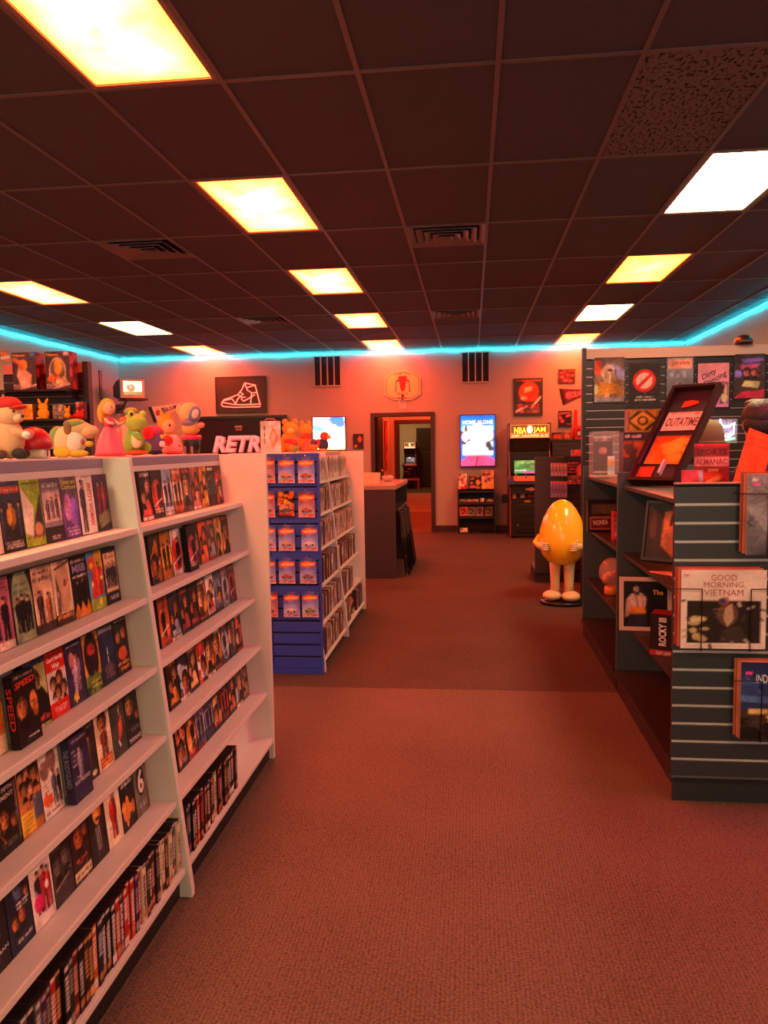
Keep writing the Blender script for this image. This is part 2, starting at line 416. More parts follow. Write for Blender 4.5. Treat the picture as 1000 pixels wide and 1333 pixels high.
# ceilings
ceiling = struct(BX(XL, XR, YF, YB, ZC+.03, ZC+.1).build('ceiling', mat('#2a2526', .9)))
struct(BX(HX0, HX1, YB+.14, YH, ZC, ZC+.1).build('ceiling_passage', mat('#8a7a78', .9)))
struct(BX(-5.6, 4.3, YH+.12, 28.3, ZC, ZC+.1).build('ceiling_far', mat('#8a7a78', .9)))
def tile_mat(holes):
    m = bpy.data.materials.new('ceiling tile'); m.use_nodes = True; nt = m.node_tree; b = nt.nodes['Principled BSDF']
    tc = nt.nodes.new('ShaderNodeTexCoord'); L = nt.links.new
    n = nt.nodes.new('ShaderNodeTexNoise'); n.inputs['Scale'].default_value = 130; n.inputs['Detail'].default_value = 3
    L(tc.outputs['Object'], n.inputs['Vector'])
    bp = nt.nodes.new('ShaderNodeBump'); bp.inputs['Strength'].default_value = .55; bp.inputs['Distance'].default_value = .006
    mx = nt.nodes.new('ShaderNodeMix'); mx.data_type = 'RGBA'
    if holes:
        mp = nt.nodes.new('ShaderNodeMapping'); mp.inputs['Scale'].default_value = (55, 32, 1); L(tc.outputs['Object'], mp.inputs['Vector'])
        n2 = nt.nodes.new('ShaderNodeTexNoise'); n2.inputs['Scale'].default_value = 1; n2.inputs['Detail'].default_value = 1; L(mp.outputs['Vector'], n2.inputs['Vector'])
        cr = nt.nodes.new('ShaderNodeValToRGB'); cr.color_ramp.elements[0].position = .40; cr.color_ramp.elements[1].position = .43
        L(n2.outputs['Fac'], cr.inputs['Fac']); L(cr.outputs['Color'], mx.inputs['Factor']); L(cr.outputs['Color'], bp.inputs['Height'])
        mx.inputs['A'].default_value = (*lin('#0c090a'), 1); mx.inputs['B'].default_value = (*lin('#6c6064'), 1)
    else:
        L(n.outputs['Fac'], mx.inputs['Factor']); L(n.outputs['Fac'], bp.inputs['Height'])
        mx.inputs['A'].default_value = (*lin('#333036'), 1); mx.inputs['B'].default_value = (*lin('#565058'), 1)
    L(mx.outputs['Result'], b.inputs['Base Color']); L(bp.outputs['Normal'], b.inputs['Normal'])
    b.inputs['Roughness'].default_value = .85
    return m
TM, TMH = tile_mat(False), tile_mat(True)
gx = lambda c: GX0+c*T
gy = lambda r: GY0+r*2*T
CENTRE = [(-3, r) for r in (-3, -1, 1, 3, 5, 7)]
RIGHT = [(2, r) for r in (-3, -1, 1, 3, 5, 7)]
LEFT = [(-8, r) for r in (-3, -1, 1, 3, 5, 7)]
lamps = set(CENTRE+RIGHT+LEFT)
VENTS = [(-1, 2), (-1, 5), (-5, 2), (-5, 5)]
_tm = {}
def ctile(x0, x1, y0, y1, m):
    k = (round(x1-x0, 3), round(y1-y0, 3), m.name)
    if k not in _tm:
        hx, hy = (x1-x0)/2, (y1-y0)/2
        _tm[k] = BX(-hx, hx, -hy, hy, 0, .014).mesh('ceiling_tile', m)
    link('ceiling_tile', _tm[k], ceiling, ((x0+x1)/2, (y0+y1)/2, ZC+.001))
for c in range(-11, 6):
    x0, x1 = max(gx(c), XL), min(gx(c+1), XR)
    if x1-x0 < .05: continue
    for r in range(-2, 8):
        y0, y1 = gy(r), min(gy(r+1), YB)
        if (c, r) in lamps: continue
        if (c, r) in VENTS:
            ctile(x0+.01, x1-.01, y0+T+.01, y1-.01, TM); continue
        ctile(x0+.01, x1-.01, y0+.01, y1-.01, TMH if (c, r) == (1, 0) else TM)
for c in range(-11, 6):
    x0, x1 = max(gx(c), XL), min(gx(c+1), XR)
    if x1-x0 > .05: BX(x0, x1, YF, gy(-2), ZC, ZC+.014).build('ceiling_tile', TM, ceiling)
MG = mat('#6a5a5a', .5)
for c in range(-10, 6):
    if gx(c) < XR: BX(gx(c)-.012, gx(c)+.012, YF, YB, ZC-.006, ZC+.001).build('grid_runner', MG, ceiling)
for r in range(-5, 8): BX(XL, XR, gy(r)-.012, gy(r)+.012, ZC-.0055, ZC+.001).build('grid_runner', MG, ceiling)
for c, r in VENTS: BX(gx(c), gx(c+1), gy(r)+T-.012, gy(r)+T+.012, ZC-.005, ZC+.001).build('grid_runner', MG, ceiling)
for s, nm in ((XL, 'left'), (XR-.022, 'right')): BX(s, s+.022, YF, YB, ZC-.007, ZC).build('wall_angle', MG, ceiling)

# ================================================================== ceiling lamps
def lamp_mat(kind):
    e, c = LAMP[kind]
    m = bpy.data.materials.new('lamp '+kind); m.use_nodes = True; nt = m.node_tree; b = nt.nodes['Principled BSDF']; L = nt.links.new
    tc = nt.nodes.new('ShaderNodeTexCoord'); sp = nt.nodes.new('ShaderNodeSeparateXYZ'); L(tc.outputs['Generated'], sp.inputs[0])
    def edge(sock, k):
        a = nt.nodes.new('ShaderNodeMath'); a.operation = 'PINGPONG'; a.inputs[1].default_value = .5; L(sock, a.inputs[0])
        q = nt.nodes.new('ShaderNodeMath'); q.operation = 'MULTIPLY'; q.inputs[1].default_value = k; L(a.outputs[0], q.inputs[0]); return q.outputs[0]
    mn = nt.nodes.new('ShaderNodeMath'); mn.operation = 'MINIMUM'; L(edge(sp.outputs[0], 5), mn.inputs[0]); L(edge(sp.outputs[1], 9), mn.inputs[1])
    n = nt.nodes.new('ShaderNodeTexNoise'); n.inputs['Scale'].default_value = 3.2; n.inputs['Detail'].default_value = 3; L(tc.outputs['Object'], n.inputs['Vector'])
    ad = nt.nodes.new('ShaderNodeMath'); ad.operation = 'MULTIPLY_ADD'; ad.inputs[1].default_value = 1.5; ad.inputs[2].default_value = -.42; L(n.outputs['Fac'], ad.inputs[0])
    mu = nt.nodes.new('ShaderNodeMath'); mu.operation = 'MULTIPLY'; mu.use_clamp = True; L(mn.outputs[0], mu.inputs[0]); L(ad.outputs[0], mu.inputs[1])
    mx = nt.nodes.new('ShaderNodeMix'); mx.data_type = 'RGBA'; mx.inputs['A'].default_value = (*e, 1); mx.inputs['B'].default_value = (*c, 1)
    L(mu.outputs[0], mx.inputs['Factor']); L(mx.outputs['Result'], b.inputs['Emission Color']); b.inputs['Emission Strength'].default_value = 1
    b.inputs['Base Color'].default_value = (.8, .7, .6, 1)
    return m
LM = {k: lamp_mat(k) for k in LAMP}
fr = MB()
hx, hy = T/2-.014, T-.014
fr.box(-hx, hx, -hy, -hy+.022, -.004, .03).box(-hx, hx, hy-.022, hy, -.004, .03).box(-hx, -hx+.022, -hy+.022, hy-.022, -.004, .03).box(hx-.022, hx, -hy+.022, hy-.022, -.004, .03)
FR = fr.mesh('lamp_frame', mat('#8a7a74', .5))
def pillow(kind):
    n, m_ = 6, 10; vs = []; fs = []
    a, b_ = hx-.024, hy-.024
    for j in range(m_+1):
        for i in range(n+1):
            u, v = i/n*2-1, j/m_*2-1
            vs.append((a*u, b_*v, .004-.02*(1-u**4)*(1-v**6)))
    for j in range(m_):
        for i in range(n):
            k = j*(n+1)+i; fs.append((k, k+n+1, k+n+2, k+1))
    mb = MB(); mb.add(vs, fs); return mb.mesh('diffuser', LM[kind], smooth=True)
PL = {k: pillow(k) for k in LAMP}
def lamp(c, r, kind, label):
    t = thing('ceiling_lamp', label, 'lamp', ((gx(c)+gx(c+1))/2, gy(r)+T, ZC), 0, 'tinted ceiling light panels')
    link('lamp_frame', FR, t); link('diffuser', PL[kind], t); return t
ck = ['white', 'orange', 'orange', 'orange', 'orange', 'orange']
cl = ['white ceiling light panel nearest the shop window in the middle row', 'large orange ceiling light panel with red rim above the white tape rack', 'orange ceiling light panel between the tape rack panel and disc rack panel', 'yellow-orange ceiling light panel above the white disc rack', 'yellow-orange ceiling light panel above the black counter', 'small orange ceiling light panel against the wall above the doorway']
for (c, r), k, l in zip(CENTRE, ck, cl): lamp(c, r, k, l)
rl = ['pale ceiling light panel nearest the shop window in the row over the black shelves', 'rosy ceiling light panel above the black end display', 'bright white ceiling light panel above the black gondola', 'amber ceiling light panel just past the poster wall', 'pale yellow ceiling light panel between two amber panels', 'deep yellow ceiling light panel above the arcade machine']
for (c, r), k, l in zip(RIGHT, ['pale', 'pink', 'white', 'amber', 'pale', 'amber'], rl): lamp(c, r, k, l)
ll = ['white ceiling light panel nearest the shop window by the left wall', 'white ceiling light panel next to the shop window panel by the left wall', 'orange ceiling light panel before the black wall rack', 'orange ceiling light panel above the black wall rack with boxes', 'pale white ceiling light panel by the cyan-lit wall corner', 'orange ceiling light panel at the wall above the neon sneaker']
for (c, r), k, l in zip(LEFT, ['white', 'white', 'orange', 'orange', 'pale', 'orange'], ll): lamp(c, r, k, l)
def far_lamp(x, y, kind, label):
    t = thing('ceiling_lamp', label, 'lamp', (x, y, ZC-.005), 0, 'ceiling light panels beyond the doorway')
    link('lamp_frame', FR, t); link('diffuser', PL[kind], t)
far_lamp(-1.0, 14.6, 'orange', 'orange ceiling light panel in the passage by the doorway')
far_lamp(-1.0, 16.6, 'orange', 'orange ceiling light panel in the passage by the inner doorway')
far_lamp(-1.2, 19.6, 'orange', 'orange ceiling light panel in the far room by the inner doorway')
far_lamp(-.6, 23.0, 'orange', 'orange ceiling light panel in the middle of the far room')
far_lamp(-2.4, 26.2, 'pale', 'small pale ceiling light panel over the far arcade machine')

# ceiling air vents: nested square louvres
def vent(c, r, label):
    t = thing('ceiling_vent', label, 'air vent', ((gx(c)+gx(c+1))/2, gy(r)+T/2, ZC), 0, 'square ceiling air vents')
    mv = mat('#7a6a68', .45); h = T/2-.012
    BX(-h+.02, h-.02, -h+.02, h-.02, .022, .028).build('vent_back', mat('#0c0a0a', .8), t)
    for i in range(5):
        a = h-i*.062; b_ = a-.045 if i < 4 else .004
        z0 = -.010-.004*i; z1 = z0+.026
        sq = lambda r_, z_: [(-r_, -r_, z_), (r_, -r_, z_), (r_, r_, z_), (-r_, r_, z_)]
        m = MB(); vs = sq(a, z0)+sq(b_, z1)+sq(a, z0+.004)+sq(b_, z1+.004); fs = []
        for q in range(4):
            n_ = (q+1) % 4; fs += [(q, 4+q, 4+n_, n_), (8+q, 8+n_, 12+n_, 12+q), (q, n_, 8+n_, 8+q), (4+q, 12+q, 12+n_, 4+n_)]
        m.add(vs, fs); m.build('louvre', mv, t)
for (c, r), l in zip(VENTS, ['square louvred ceiling vent over the middle of the carpet aisle', 'square louvred ceiling vent in the aisle in line with the counter', 'square louvred ceiling vent between two rows of lamps over the tape racks', 'square louvred ceiling vent in front of the neon sneaker wall']): vent(c, r, l)

# return-air grilles high on the back wall
def grille(px, label):
    a = P(px[0], px[1], y=YB); b_ = P(px[2], px[3], y=YB); x0, x1, z0, z1 = a.x, b_.x, b_.z, min(a.z, ZC-.07)
    t = thing('wall_grille', label, 'grille', ((x0+x1)/2, YB, z0), 0, 'tall dark wall grilles under the ceiling'); W_ = (x1-x0); H_ = z1-z0
    mf = mat('#a89c98', .6)
    BX(-W_/2, W_/2, -.006, 0, 0, H_).build('grille_back', mat('#171314', .8), t)
    n = 4; bw = .022; sw = (W_-bw*(n+1))/n
    for za in (0, H_-bw): BX(-W_/2, W_/2, -.022, -.006, za, za+bw).build('grille_frame', mf, t)
    for i in range(n+1):
        x = -W_/2+i*(sw+bw); BX(x, x+bw, -.022, -.006, bw, H_-bw).build('grille_bar', mf, t)
    for i in range(n):
        x = -W_/2+bw+i*(sw+bw); m = MB()
        for j in range(int((H_-2*bw)/.022)):
            z = bw+j*.022; m.add([(x, -.016, z), (x+sw, -.016, z), (x+sw, -.007, z+.014), (x, -.007, z+.014)], [(0, 1, 2, 3)])
        m.build('louvre_bank', mat('#2a2324', .6), t)['kind'] = 'stuff'
grille((408, 463, 445, 503), 'dark four-bay wall grille above the glowing picture screen')
grille((600, 458, 638, 498), 'dark four-bay wall grille above the blue-framed light box')

# cyan light strip under the ceiling
def wav(a, b_, n, ax):
    rg = random.Random(3); o = []
    for i in range(n+1):
        p = Vector(a).lerp(Vector(b_), i/n); p.z += .009*math.sin(i*1.3)+.006*(rg.random()-.5); o.append(p)
    return o
MLED = emit(LED, 4.2)
tag(MB().tube(wav((XL+.03, YB-.03, ZC-.045), (XR-.03, YB-.03, ZC-.045), 60, 0), .0065, 6).build('led_strip', MLED), 'glowing cyan light strip along the top of the doorway wall', 'light strip', 'cyan light strips under the ceiling')
tag(MB().tube(wav((XL+.03, 1.0, ZC-.045), (XL+.03, YB-.05, ZC-.045), 70, 1), .0065, 6).build('led_strip', MLED), 'glowing cyan light strip along the wall behind the black wall rack', 'light strip', 'cyan light strips under the ceiling')
tag(MB().tube(wav((XR-.03, 1.0, ZC-.045), (XR-.03, YB-.05, ZC-.045), 70, 1), .0065, 6).build('led_strip', MLED), 'glowing cyan light strip along the wall behind the poster wall', 'light strip', 'cyan light strips under the ceiling')

# ================================================================== slatted display boards
def slat_board(t, x0, x1, y, z0, z1, pitch, m, insert=None, groove='#0e0d0e', th=.018, insert_h=.009):
    """slats facing -Y at plane y; each slat and each metal insert is a part of t (local coordinates)"""
    BX(x0, x1, y+.012, y+th+.006, z0, z1).build('backing', mat(groove, .7), t)
    n = max(1, round((z1-z0)/pitch)); pt = (z1-z0)/n
    sm = BX(x0, x1, 0, .013, 0, pt-.012).mesh('slat', m, bevel=.0015)
    im = BX(x0+.002, x1-.002, 0, .006, 0, insert_h).mesh('groove_insert', insert) if insert else None
    for i in range(n):
        link('slat', sm, t, (0, y, z0+i*pt))
        if im and i < n-1: link('groove_insert', im, t, (0, y+.004, z0+(i+1)*pt-.011))
    return [z0+(i+1)*pt-.006 for i in range(n)]
# ================================================================== white sloped racks
M_WHITE = mat('#d9d2c8', .5, var=.03, bscale=6)
M_EDGE = mat('#8f8798', .5)
XB = lambda z: -1.155+(1.43-z)*.094
XF = lambda z: -1.046+(1.21-z)*.1036
SHZ = [1.21, .988, .766, .544, .322, .10]
def sloped_rack(label, y0, y1, zs, xb, xf, panels, name='tape_rack', top=1.43, deck_front=-1.15, deck_back=-1.5, grp='white sloped display racks'):
    t = thing(name, label, 'shelf', (-1.3, (y0+y1)/2, 0), 0, grp); ox, oy = 1.3, -(y0+y1)/2
    def sh(m): m.v = [(a+ox, b+oy, c) for a, b, c in m.v]; return m
    sh(BX(deck_back, deck_front, y0, y1, top-.03, top)).build('top_deck', M_EDGE, t, bevel=.002)
    sh(BX(deck_back, deck_front-.003, y0, y1, top, top+.004)).build('deck_surface', M_WHITE, t)
    zb = zs[-1]-.03
    sh(MB().prism([(xb(zb)-.012, zb), (xb(zb), zb), (xb(top-.03), top-.03), (xb(top-.03)-.012, top-.03)], y0, y1, 'y')).build('back_panel', M_WHITE, t)
    cx = (deck_front+deck_back)/2
    sh(MB().prism([(2*cx-xb(zb)-.06, 0), (2*cx-xb(zb)-.075, 0), (deck_back-.005, top-.031), (deck_back+.01, top-.031)], y0, y1, 'y')).build('rear_panel', M_WHITE, t)
    for z in zs:
        sh(BX(xb(z), xf(z), y0, y1, z-.02, z)).build('shelf_board', M_WHITE, t, bevel=.002)
    sh(BX(2*cx-xb(0)-.02, xf(zs[-1])-.022, y0, y1, 0, zs[-1]-.021)).build('plinth', mat('#171314', .6), t)
    for ya, kind in panels:
        if kind == 'slope':
            sh(MB().prism([(xf(.03)+.012, .0), (xf(.03)+.012, .03), (xf(top)+.004, top), (deck_back-.01, top), (2*cx-xf(.03), 0)], ya, ya+.025, 'y')).build('side_panel', M_WHITE, t, bevel=.002)
        else:
            sh(BX(2*cx-kind, kind, ya, ya+.025, .0, top)).build('end_panel', M_WHITE, t, bevel=.002)
    return t
Y_A0, Y_D, Y_B1 = 1.2, 2.345, 3.485
sloped_rack('white sloped tape rack carrying the red mushroom toy', Y_A0, Y_D, SHZ, XB, XF, [(Y_A0-.025, 'slope'), (Y_D, 'slope')])
sloped_rack('white sloped tape rack with blank white end panel beside the blue panel', Y_D+.026, Y_B1, SHZ, XB, XF, [(Y_B1, -.931)])

# ------------------------------------------------------------------ video tapes shown face out
TW, TH, TD = .0915, .170, .0235
LEAN = math.atan(.094)
K, W, R, O, Y_, N, PU, G, B_, C, S, D, Z = '#141012', '#e8e0d8', '#c02018', '#cf6a22', '#e0b030', '#1a2244', '#55305e', '#6f8030', '#3858a8', '#e4cfa8', '#d09468', '#3a2018', '#77726f'
RA = 'mushroom toy'; RB = 'purple toy'
ROWN = ['top', 'second', 'third', 'fourth', 'fifth', 'bottom']
def tape_mesh(bg, ops, left=None, side='#1a1616', top='#181416'):
    return print_mesh('video_tape', TW, TH, TD, canvas(34, 62, bg, ops).detail(len(str(ops))), side, top, left)
def place_tape(me, row, yc, label, fwd=0, titles=(), tcol=W, group=None, dz=0, yawj=0):
    z = SHZ[row]
    o = link('video_tape', me, None, (XB(z)+.0285+fwd, yc, z+.0028+dz), math.pi/2+yawj, -LEAN)
    tag(o, label, 'video tape', group)
    for (col, lines) in titles: lettering(o, [(l[0], (l[1]-.5)*TW, (1-l[2])*TH, l[3]*TW, l[4]*TH, *l[5:]) for l in lines], col)
    return o
# each entry: (short look, background, drawing ops, [(colour, [(text, cx, cy, w, h, rot, shear)])], forward)
A = [[
 ('dark violet cover with red dancers and olive box', '#3a1c40', [('g','#5a2a5c','#2a1420'),('f',.35,.12,.6,'#8c2030',S,.12),('f',.65,.1,.62,'#a02838',S,.11),('p',[(.15,.72),(.9,.62),(.95,.85),(.2,.95)],'#777a4e'),('n',.12)], [], 0),
 ('white cover with slim dark figure and red upright title', '#e6dcd2', [('f',.28,.08,.88,'#4a3c46',S,.16),('r',.05,.01,.95,.04,'#a09088'),('n',.04)], [(R,[('PRETTY WOMAN',.74,.5,.72*1.85,.24/1.85,-math.pi/2)])], 0),
 ('purple cover with yellow-green title and pink haze', '#6a3a80', [('g','#6a5c68','#5a2f78'),('e',.35,.5,.2,.22,'#c27ab8'),('e',.7,.6,.2,.25,'#8a58c8'),('t',.15,.82,.9,.95,'#d8b0d0',3),('n',.15)], [('#b9c23a',[('Dazed and',.5,.08,.85,.075),('Confused',.52,.165,.85,.075)])], 0),
 ('grey cover with pale group photo and black foot', '#8a8286', [('r',0,.0,1,.17,'#5a5560'),('t',.1,.08,.9,.15,'#c9c2c4',1),('r',.05,.22,.95,.68,'#d8b8b4'),('f',.25,.35,.3,'#6a5258',S,.1),('f',.5,.3,.34,'#7a6064',S,.1),('f',.75,.28,.36,'#57464c',S,.1),('r',0,.76,1,1,'#2a2426'),('t',.3,.9,.75,.95,'#cfc8c4',2),('n',.08)], [], 0),
 ('lime green cover with white wedge and dark head', '#8fae2a', [('p',[(.05,.1),(.55,.42),(.4,.85),(.05,.78)],'#e8dcc8'),('p',[(.95,.2),(.55,.6),(.4,.85),(.95,.85)],'#3a2a3a'),('e',.7,.75,.2,.1,'#c9906a'),('t',.1,.83,.95,.88,'#8a3020',1),('n',.06)], [('#3c2a2a',[('BEN STILLER',.5,.055,.8,.035)])], 0),
 ('dark blue cover with yellow-shirted figure and red title', '#2a3448', [('g','#39465f','#1a1418'),('f',.5,.28,.62,'#d8942c',S,.18,'#2a2024'),('f',.12,.35,.5,'#3a3a48',S,.1),('f',.88,.3,.5,'#4a4450',S,.1),('r',.02,.08,.98,.17,'#c8402c'),('t',.05,.1,.95,.15,'#e89a80',1),('t',.1,.86,.9,.95,'#d8c8c0',3),('n',.1)], [], 0),
 ('orange cover with white lower half', '#d8703a', [('r',0,.5,1,1,'#e4d0bc'),('h',.5,.45,.3,S,'#4a2416'),('n',.08)], [], 0)],
 [
 ('black cover with white card of five dark figures', '#1c1618', [('r',.1,.1,.9,.78,'#dcb88c'),('f',.22,.3,.42,'#2e2628',S,.08),('f',.37,.27,.45,'#272022',S,.08),('f',.52,.29,.43,'#302628',S,.08),('f',.67,.26,.46,'#272022',S,.08),('f',.8,.3,.42,'#30282a',S,.08),('t',.2,.14,.8,.2,'#7a4a30',1),('t',.2,.86,.85,.92,'#d8d0c8',2)], [], 0),
 ('bright comic cover in blue, yellow and red', '#4f86b4', [('r',.5,.0,1,.35,'#e0b42c'),('p',[(.5,.25),(.95,.3),(.9,.75),(.15,.8),(.2,.45)],'#c2301f'),('r',0,.8,1,1,'#93a83a'),('p',[(.1,.1),(.5,.08),(.55,.3),(.12,.34)],'#d2452a'),('f',.65,.2,.55,'#d04528',S,.13),('b','#f0c840',5,3,.08),('n',.12)], [], 0),
 ('black cover with grey initials and two men over flames', '#191519', [('f',.35,.38,.5,'#0c0a0d','#8a5a48',.15),('f',.66,.36,.52,'#0c0a0d','#7a4a38',.15),('p',[(0,.95),(.2,.75),(.35,.9),(.5,.74),(.7,.9),(.85,.74),(1,.92),(1,1),(0,1)],'#d07a28'),('t',.08,.06,.92,.1,'#c8bcc0',1),('t',.1,.31,.95,.35,'#d8c8c0',1),('n',.08)], [('#8f86a8',[('MIIB',.5,.2,.78,.13)])], 0),
 ('cream cover with large bald face in glasses', '#e2c8a0', [('e',.55,.4,.36,.42,'#c49a78'),('e',.66,.36,.09,.06,'#8a3a22'),('s',.2,.12,.95,.05,'#4a3430',.02),('p',[(.2,.2),(.38,.55),(.3,.8),(.1,.85)],'#6a4a40'),('r',0,.82,1,1,'#3a2620'),('t',.05,.83,.95,.9,'#e0983a',1),('n',.06)], [], 0),
 ('tan cover with dark violet title and two walking men', '#d8b088', [('t',.1,.06,.9,.12,'#54304e',1),('t',.06,.15,.95,.22,'#54304e',1),('f',.3,.36,.5,'#3c2a30',S,.16),('f',.7,.42,.5,'#b0683a',S,.15),('r',0,.85,1,1,'#3a2a2a'),('n',.09)], [], 0),
 ('black cover with green arch and three dark suited men', '#181614', [('e',.5,.45,.44,.5,'#94a27a'),('r',.06,.45,.94,1,'#8a9670'),('t',.22,.15,.78,.2,'#4c7a4a',1),('t',.15,.24,.85,.3,'#4c7a4a',1),('f',.28,.36,.5,'#161214',S,.14),('f',.5,.32,.55,'#120f12',S,.15),('f',.74,.36,.5,'#161214',S,.14),('n',.08)], [], 0),
 ('pink cover with dark clustered figures', '#b8607a', [('f',.3,.25,.6,'#281a22',S,.16),('f',.7,.28,.6,'#1c1218',S,.16),('t',.1,.08,.9,.16,'#4a2038',2),('r',0,.88,1,1,'#d8c0b0'),('n',.1)], [], 0),
 ('dark grey cover with pale title', '#3c3438', [('h',.5,.5,.32,S),('t',.1,.08,.9,.14,'#c8c0b8',1),('n',.1)], [], 0)],
 [
 ('dark cover with orange-lit couple and orange foot title', '#2a1e20', [('h',.3,.3,.2,'#c88858'),('h',.7,.25,.2,'#b87848'),('e',.5,.62,.3,.12,'#b8502c'),('t',.15,.02,.9,.05,'#c8b8a8',1),('t',.1,.76,.9,.81,'#e09038',1),('t',.2,.85,.95,.91,'#e09038',1),('n',.12)], [], 0),
 ('navy cover with bright beam and grey title band', '#232a44', [('g','#2a3354','#1c1e30'),('r',.05,.04,.95,.1,'#a8a4a8'),('s',.5,.4,.5,.66,'#dfe4e8',.02),('e',.5,.75,.3,.1,'#5c4a50'),('t',.2,.84,.9,.9,'#6a5a60',1),('n',.1)], [], 0),
 ('amber-edged cover with dark oval and red emblem', '#c58a3e', [('e',.5,.38,.42,.4,'#241618'),('e',.5,.27,.24,.1,'#9a2c20'),('r',.28,.3,.75,.34,'#b83828'),('g','#3c4a26','#2a3018',.72,1),('b','#5e7a32',9,5,.12,(0,.7,1,1)),('t',.3,.78,.9,.9,'#c8c058',2),('n',.1)], [], 0),
 ('violet cover with pale caped figure and yellow starburst', '#33264a', [('f',.55,.18,.62,'#b898b0',S,.24),('e',.35,.3,.14,.14,'#c07a70'),('p',[(.25,.84),(.33,.8),(.36,.74),(.42,.8),(.52,.78),(.48,.86),(.54,.92),(.42,.92),(.36,.98),(.32,.91),(.22,.92)],'#e0b838'),('n',.1)], [(W,[('JIM CARREY',.5,.06,.8,.035)])], 0),
 ('white cover with red script band and red foot', '#d8c8bc', [('r',0,0,1,.3,'#cc2016'),('h',.3,.5,.17,S),('h',.62,.44,.17,'#b87858'),('h',.8,.6,.16,S),('h',.5,.64,.17,'#c08058'),('r',0,.76,1,1,'#cc2016'),('t',.2,.84,.85,.92,'#f0d0c0',3),('n',.05)], [('#f4e6dc',[("Can't Hardly",.5,.12,.84,.085,0,.25),('Wait',.5,.225,.4,.075,0,.25)])], 0),
 ('olive cover with black-clad dark-haired figure', '#a8a860', [('r',0,0,1,.08,'#3a4668'),('h',.45,.3,.22,S),('p',[(.2,.45),(.75,.42),(1,.6),(1,.95),(.05,.95)],'#181416'),('t',.5,.82,.98,.9,'#c8452a',1),('n',.1)], [], 0),
 ('black cover with slanted red title and tense face', '#221618', [('h',.3,.45,.26,'#d07a42','#1a0e0c'),('e',.8,.45,.16,.14,'#c87838'),('e',.84,.55,.12,.12,'#a85a28'),('t',.1,.03,.9,.06,'#b8a8a0',1),('n',.1)], [('#d8341f',[('SPEED',.52,.14,.86,.085,.05,.3)]),(W,[('THE MOVIE',.62,.9,.5,.03,.0)])], .03),
 ('orange faced cover with cream foot', '#c8682e', [('h',.5,.4,.36,'#d8955c','#4a2a1a'),('r',0,.75,1,1,'#e0cca0'),('n',.1)], [], 0)],
 [
 ('dark cover with worried orange-lit face over white foot title', '#26221f', [('h',.35,.27,.3,'#cc8a52'),('h',.85,.5,.16,'#a8683c'),('t',.3,.7,.9,.76,'#8a827a',2),('n',.1)], [(W,[('TITANS',.5,.91,.86,.075)])], 0),
 ('dark green cover with red and white slanted shape', '#3c3e36', [('p',[(.5,.45),(.75,.3),(.72,.6),(.4,.78)],'#c0502e'),('p',[(.55,.2),(.68,.12),(.62,.34)],'#d8d2c4'),('s',.42,.75,.5,.82,'#e8e0d0',.03),('n',.12)], [], 0),
 ('cream cover with lone standing man and orange foot title', '#e0caa2', [('h',.5,.22,.26,'#b87042'),('f',.5,.3,.5,'#7a3a2a',S,.22),('r',.15,.78,.9,.95,'#b84a20'),('t',.2,.82,.85,.92,'#e8b060',2),('n',.08)], [], 0),
 ('sooty cover with huddled soldiers', '#2c2624', [('f',.3,.3,.5,'#5a4a40','#b08058',.14),('f',.6,.25,.55,'#4a4038','#a8754e',.15),('t',.1,.06,.9,.14,'#a8a098',2),('e',.75,.9,.14,.04,'#d8c8a8'),('n',.15)], [], 0),
 ('violet cover with pale carried figure', '#2f2a46', [('f',.5,.18,.5,'#9a92a4','#c8a898',.14),('t',.15,.06,.9,.09,'#c0b8c0',1),('t',.08,.2,.3,.45,'#b8b0b8',4),('n',.1)], [('#cfc6cc',[('THE',.3,.63,.2,.03),('BODYGUARD',.5,.7,.84,.06)])], .03),
 ('white cover with couple, brown balloons and orange splash', '#e6d8c6', [('e',.6,.2,.24,.16,'#8a6a5a'),('e',.25,.3,.22,.14,'#8a6a5a'),('f',.62,.36,.5,'#5c6470',S,.12),('f',.85,.4,.48,'#2c2430',S,.09),('b','#e0622a',6,4,.1,(.15,.68,.45,.8)),('t',.1,.9,.95,.94,'#3a2a28',1),('t',.1,.5,.35,.62,'#6a5a54',3),('n',.04)], [], 0),
 ('orange cover crowded with faces above a yellow block', '#b8703c', [('h',.2,.15,.14,S),('h',.5,.12,.14,'#c88858'),('h',.8,.2,.18,'#b87848'),('h',.3,.35,.15,'#c08050'),('h',.58,.38,.15,S),('r',.6,.5,1,.85,'#565a68'),('r',.02,.66,.6,.95,'#e0b83a'),('t',.08,.7,.55,.92,'#b07818',4),('n',.1)], [], 0),
 ('black cover with plain white title above clustered faces', '#1e1a1a', [('h',.4,.52,.22,'#c87a42'),('h',.78,.6,.16,'#b06a3c'),('h',.12,.6,.14,'#a85c34'),('r',.9,.1,1,.9,'#6a5a54'),('t',.2,.82,.8,.88,'#7a726c',2),('n',.1)], [('#b8aca4',[('THE FIFTH',.44,.14,.8,.06),('ELEMENT',.46,.24,.8,.06)])], 0),
 ('dark cover with amber glow', '#2a1c1a', [('h',.5,.4,.35,'#c07038'),('n',.12)], [], 0)],
 [
 ('olive cover with looping pale numeral', '#6c6656', [('e',.5,.4,.3,.27,'#2a2622'),('e',.5,.5,.1,.08,'#8a3a24'),('t',.2,.06,.85,.1,'#c8c0b0',1),('t',.25,.78,.8,.86,'#c8c0b0',2),('n',.1)], [('#eae2d6',[('6',.5,.4,.44,.44)])], 0),
 ('black cover with white title over glowing orange cluster', '#1e1a1a', [('b','#d8823a',10,8,.14,(.2,.5,.85,.85)),('t',.2,.06,.85,.12,'#d8d0c8',1),('t',.15,.16,.9,.24,'#d8d0c8',1),('n',.14)], [], 0),
